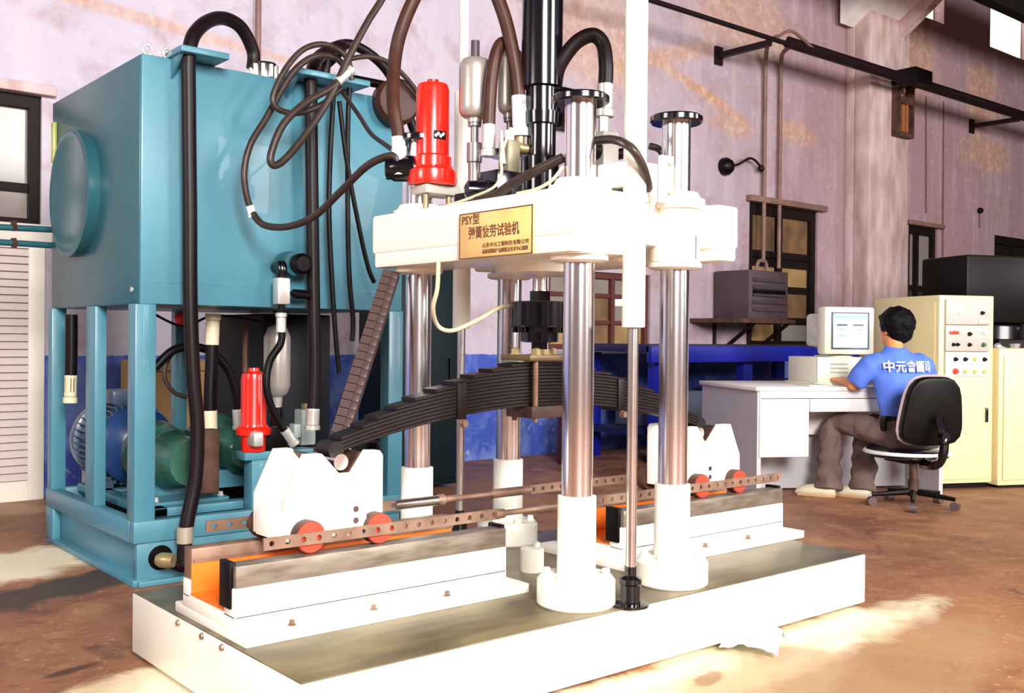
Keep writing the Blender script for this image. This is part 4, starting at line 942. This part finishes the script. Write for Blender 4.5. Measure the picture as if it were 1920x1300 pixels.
MB().box(lsx-.14, lsx+.14, ysp-.045, ysp+.045, 1.0125, 1.018, .001).build('top_pad', mat('pad_green', (.18, .22, .16), .5), sp)

# perforated tie bars
def holed(name, x0, x1, y, zc_, m, parent, pitch=.052, h=.036, th=.008, rh=.009):
    t = bmesh.new(); n = max(1, round((x1-x0)/pitch)); w = (x1-x0)/n; z0, z1 = zc_-h/2, zc_+h/2
    for side in (0, 1):
        yy = y+side*th
        for i in range(n):
            cx = x0+w*(i+.5)
            ring = [t.verts.new((cx+rh*math.cos(2*PI*k/8+PI/8), yy, zc_+rh*math.sin(2*PI*k/8+PI/8))) for k in range(8)]
            outer = [t.verts.new(v) for v in ((cx+w/2, yy, zc_), (cx+w/2, yy, z1), (cx, yy, z1), (cx-w/2, yy, z1), (cx-w/2, yy, zc_), (cx-w/2, yy, z0), (cx, yy, z0), (cx+w/2, yy, z0))]
            for k in range(8): t.faces.new((ring[(k-1) % 8], ring[k], outer[(k+1) % 8], outer[k]))
            if side == 0: prev = prev + [ring] if i else [ring]
            else:
                for k in range(8): t.faces.new((prev[i][k], prev[i][(k+1) % 8], ring[(k+1) % 8], ring[k]))
    bmesh.ops.remove_doubles(t, verts=t.verts, dist=1e-5)
    # rim
    c = [t.verts.new(v) for v in ((x0, y, z0), (x1, y, z0), (x1, y+th, z0), (x0, y+th, z0), (x0, y, z1), (x1, y, z1), (x1, y+th, z1), (x0, y+th, z1))]
    for f in ((0, 1, 2, 3), (4, 5, 6, 7), (0, 3, 7, 4), (1, 2, 6, 5)): t.faces.new([c[k] for k in f])
    bmesh.ops.recalc_face_normals(t, faces=t.faces)
    mb = MB(); mb._add(t); return mb.build(name, m, parent, flat=True)
for (y, xa, xb, xc, xd, z, lab) in ((.440, .115, 1.00, 1.42, 2.62, .492, 'near rusty perforated tie bar with turnbuckle joining the two carriages'),
                                   (.808, .10, .83, 1.45, 2.62, .492, 'far rusty perforated tie bar with bright turnbuckle joining the two carriages')):
    tb = thing('tie_bar', lab, 'tie bar', (xa, y, z))
    holed('perforated_strap', xa, xb, y, z, rust, tb); holed('perforated_strap', xc, xd, y, z, rust, tb)
    if y > .6:
        MB().cyl((xb-.02, y+.004, z), (xb+.17, y+.004, z), .019, n=14).build('bright_sleeve', chromer, tb)
        MB().lathe((xb+.17, y+.004, z), (1, 0, 0), [(.014, 0), (.022, .01), (.022, .03), (.013, .04), (.013, .11), (.009, .12), (.009, .26), (.018, .27), (.018, .46)], 14).build('turnbuckle', rust, tb)
    else:
        MB().lathe((xb-.02, y+.004, z), (1, 0, 0), [(.016, 0), (.016, .04), (.010, .05), (.010, .2), (.018, .21), (.018, .35), (.010, .36), (.010, .45)], 14).build('turnbuckle', rust, tb)

# cable drag chain from crosshead end to the left spring end
cc = thing('cable_chain', 'dark slotted cable drag chain slanting from the crosshead end down to the spring', 'cable chain', at(630, 835, Y=1.15))
pA, pB = at(735, 512, X=.99), at(628, 850, Y=.92)
nL = 23; dv = (pB-pA)/nL; dn = dv.normalized(); wd = V((.78, -.63, 0)); wd = (wd-dn*wd.dot(dn)).normalized(); tk = dn.cross(wd)
Mc = Matrix((( wd.x, tk.x, dn.x, 0), (wd.y, tk.y, dn.y, 0), (wd.z, tk.z, dn.z, 0), (0, 0, 0, 1)))
chm = mat('chain_plastic', (.085, .048, .044), .45, var=.2); lm = None
for i in range(nL):
    if lm is None:
        Lk = dv.length
        b_ = MB(); b_.box(-.034, .004, -.022, -.008, Lk*.08, Lk*.44, .002); b_.box(.004, .030, -.024, .018, 0, Lk*.99, .003); b_.box(-.034, -.028, -.014, .018, 0, Lk*.9); b_.box(-.028, .004, .012, .018, 0, Lk*.9)
        o = b_.build('chain_link', chm, cc); lm = o.data
    else: o = link('chain_link', lm, None, cc)
    o.matrix_basis = Matrix.Translation(pA+dv*i) @ Mc
# beige cable to load cell
hose('cream cable looping down from the crosshead and up to the load cell', [at(822, 488, X=.95), at(820, 540, X=.96), at(812, 580, X=.98), at(822, 612, X=1.05), at(850, 620, X=1.08), at(900, 598, X=1.14), at(935, 578, X=1.2), at(955, 574, X=1.25)], .0085, beige, nm='load_cell_cable', cat='cable')

# --- plumbing above the crosshead
UF, ub, uh = redfilter('tall bright red filter housing on the left end of the crosshead', 810, 150, 350, 1.02, .066)
cpA = ub+V((-.05, -.01, .085)); cdir = V((-.77, .64, 0))
MB().lathe(ub+V((0, 0, .07))+cdir*.06, cdir, [(.044, 0), (.052, .01), (.052, .09), (.045, .10), (.045, .12), (.03, .125)], 24).build('filter_cap', blackgloss, UF)
MB().box(-.001, .001, -.026, .026, -.016, .016, M=Matrix.Translation(ub+V((-.012, -.0665, uh*.46))) @ Matrix.Rotation(1.40, 4, 'Z')).build('label_plate', black, UF)
for dy_, dz_ in ((-.014, .004), (-.004, -.004), (.007, .004), (.017, -.003)): MB().box(-.002, .002, -.005, .005, -.006, .006, M=Matrix.Translation(ub+V((-.012, -.067, uh*.46))) @ Matrix.Rotation(1.40, 4, 'Z') @ Matrix.Translation((0, dy_, dz_)) @ Matrix.Rotation(.6, 4, 'X')).build('label_mark', white, UF)
MB().box(ub.x-.07, ub.x+.10, ub.y-.06, ub.y+.06, ub.z-.035, ub.z-.001, .004).build('bracket', panelg, UF)
for dx in (-.05, .06): MB().cyl((ub.x+dx, ub.y-.03, 1.585), (ub.x+dx, ub.y-.03, ub.z-.03), .012, n=10).build('bracket_leg', brass, UF)
cap = ub+V((0, 0, .07))+cdir*.11
c0 = at(748, 300, Y=cap.y)
top1 = [c0, c0+V((-.004, 0, .10)), at(737, 190, Y=cap.y-.01), at(742, 100, Y=1.02), at(762, 30, Y=.98), at(800, -40, Y=.93), at(860, -90, Y=.85), at(905, -60, Y=.78), at(942, 20, Y=.72), at(962, 100, Y=.68), at(972, 170, Y=.66), at(974, 225, Y=.66)]
hz = hose('thick brown hose arching high from the red filter cap over to the actuator elbow', top1, .0262, hosebrown, (white, white), 8, 16, fr=1.06, fl=.15)
e0 = at(975, 243, Y=.66); e1 = at(1010, 280, Y=.62)
ge = thing('brass_elbow', 'brass elbow joining the thick brown hose to the black actuator', 'pipe fitting', e0)
MB().tube([e0, e0-V((0, 0, .05)), e1+V((-.06, .03, 0)), e1], .018, 14, 5).build('elbow', brass, ge); MB().lathe(e1+V((-.03, .01, 0)), (e1-e0).normalized() + V((0, 0, .5)), [(.03, 0), (.032, .03), (.026, .05)], 8).build('nut', brass, ge)
hose('short thick brown hose looping behind the arching hose beside the silver bottle', row(.74, (916, 270), (918, 200), (924, 130), (938, 84), (958, 90), (968, 140), (972, 200)), .0245, hosebrown, (zinc, None), 8, 14, fr=1.05, fl=.12)
hose('thick black hose arching from the actuator over the front column to its fitting', [at(1040, 165, Y=.58), at(1048, 125, Y=.55), at(1078, 82, Y=.5), at(1110, 66, Y=.45), at(1130, 82, Y=.42), at(1136, 120, Y=.4), at(1135, 160, Y=.4), at(1134, 195, Y=.4)], .0275, MATS['dark_hose'], (None, zinc), 8, 16, fr=1.1, fl=.12)
mfr = thing('right_manifold', 'grey manifold block with fittings between the two near columns', 'manifold', at(1134, 290, Y=.4))
p = at(1132, 275, Y=.4); MB().box(p.x-.04, p.x+.04, p.y-.04, p.y+.04, 1.585, p.z+.05, .005).build('block', panelg, mfr); MB().cyl(p+V((0, 0, .05)), p+V((0, 0, .13)), .02, n=8).build('nipple', zinc, mfr)
MB().cyl(p+V((.04, 0, -.03)), p+V((.14, -.04, .0)), .02).cyl(p+V((-.16, 0, -.02)), p+V((-.04, 0, -.02)), .035).build('valve', black, mfr) if False else None
MB().cyl(p+V((.04, 0, -.03)), p+V((.14, -.04, .0)), .02).build('valve', black, mfr); MB().cyl(p+V((-.16, 0, -.02)), p+V((-.04, 0, -.02)), .035).build('solenoid', black, mfr)
hose('small grey hose curving over from the manifold to the near lift cylinder', [at(1118, 264, Y=.2), at(1150, 262, Y=.08), at(1182, 276, Y=-.03), at(1203, 308, Y=-.04), at(1214, 342, Y=-.01), at(1218, 368, Y=.05)], .0145, hosegrey, (None, zinc), 6, fl=.1)
hose('small grey hose curving down beside the rear right column to the crosshead', [at(1218, 274, Y=.3), at(1238, 282, Y=.28), at(1252, 312, Y=.24), at(1260, 345, Y=.22), at(1264, 372, Y=.2)], .013, hosegrey, (None, zinc), 6, fl=.1)
# accumulators on top
def accu(lab, cx, t0, b0, Y, r, foot):
    b = at(cx, b0, Y=Y); t_ = at(cx, t0, Y=Y); h = t_.z-b.z
    o = thing('gas_accumulator', lab, 'accumulator', (b.x, b.y, 1.585))
    MB().lathe(b, (0, 0, 1), [(.028, -.018), (.028, 0), (r*.66, .001), (r*.88, .010), (r*.97, .024), (r, .042), (r, h-.045), (r*.95, h-.024), (r*.78, h-.008), (r*.45, h)], 36).build('bottle', silver, o)
    MB().cyl(b+V((0, 0, h-.005)), b+V((0, 0, h+.065)), .017, n=14).build('gas_valve', greybox, o)
    MB().lathe(b-V((0, 0, .02)), (0, 0, -1), [(.026, 0), (.026, .012), (.015, .014), (.015, .075), (.030, .077), (.030, .15), (.024, .155), (.024, b.z-.02-1.64)], 16).build('neck', mat('valve_steel', (.30, .27, .27), .35, .5), o)
    MB().box(b.x-.06, b.x+.05, b.y-.05, b.y+.05, 1.585, 1.66, .006).build('foot_block', black, o)
accu('silver gas accumulator bottle standing left of the short brown hose', 890, 108, 222, .86, .062, 0)
accu('partly hidden silver accumulator bottle between the two brown hoses', 957, 92, 214, .80, .05, 0)
sv = thing('servo_valve', 'grey servo valve with brass body on the black manifold before the actuator', 'valve', at(955, 340, Y=.68))
p = at(955, 300, Y=.66); MB().box(p.x-.03, p.x+.03, p.y-.03, p.y+.03, p.z-.05, p.z+.07, .006).build('body', mat('olive', (.25, .22, .14), .4, .3), sv); MB().cyl(p+V((0, 0, .07)), p+V((0, 0, .11)), .018).build('cap', zinc, sv)
MB().box(p.x-.10, p.x+.09, p.y-.05, p.y+.07, 1.585, p.z-.05, .006).build('manifold', blackgloss, sv)
MB().lathe((p.x-.1, p.y-.02, 1.64), (-1, .5, 0), [(.035, 0), (.04, .02), (.035, .09), (.02, .10)], 20).build('solenoid', blackgloss, sv)
MB().cyl(p+V((-.04, -.01, -.02)), p+V((-.055, -.02, .10)), .012, .003).build('connector', white, sv)
hose('diagonal dark hose lying from the front column down to the name plate', [at(1055, 296, X=1.06), at(1010, 318, X=1.03), at(960, 345, X=1.01), at(925, 368, X=1.0), at(893, 378, X=.99)], .0165, hosegrey, smooth=6)
hose('cream cable curving under the diagonal hose toward the front column', [at(1056, 312, X=1.04), at(1035, 338, X=1.02), at(1005, 355, X=1.01), at(970, 363, X=1.01)], .006, beige, nm='cream_cable', cat='cable', smooth=6)
hose('thin cream cable rising from the crosshead edge between valve and bottle', [at(838, 386, X=.99), at(880, 372, X=1.0), at(925, 352, X=1.02), at(940, 325, X=1.05), at(940, 290, X=1.1), at(958, 240, X=1.15)], .0055, beige, nm='cream_cable', cat='cable', smooth=6)
# white rag under base
rg = bmesh.new(); bmesh.ops.create_grid(rg, x_segments=16, y_segments=12, size=.5)
c = at(1412, 1205, Z=.02)
for v in rg.verts:
    x, y = v.co.x*.24, v.co.y*.20; k = 1-min(1, (v.co.length/.7)**2)
    v.co = V((x, y, .012+k*.055+abs(mnoise.noise(V((x*16, y*16, 3)))*.04)))
bmesh.ops.solidify(rg, geom=rg.faces[:], thickness=.003)
mb = MB(); mb.m = Matrix.Translation((c.x, c.y, 0)) @ Matrix.Rotation(.5, 4, 'Z'); mb._add(rg)
tag(mb.build('plastic_sheet', mat('sheet', (.62, .72, .80), .3), None), 'crumpled white plastic sheet on the floor under the front edge of the base', 'plastic sheet')
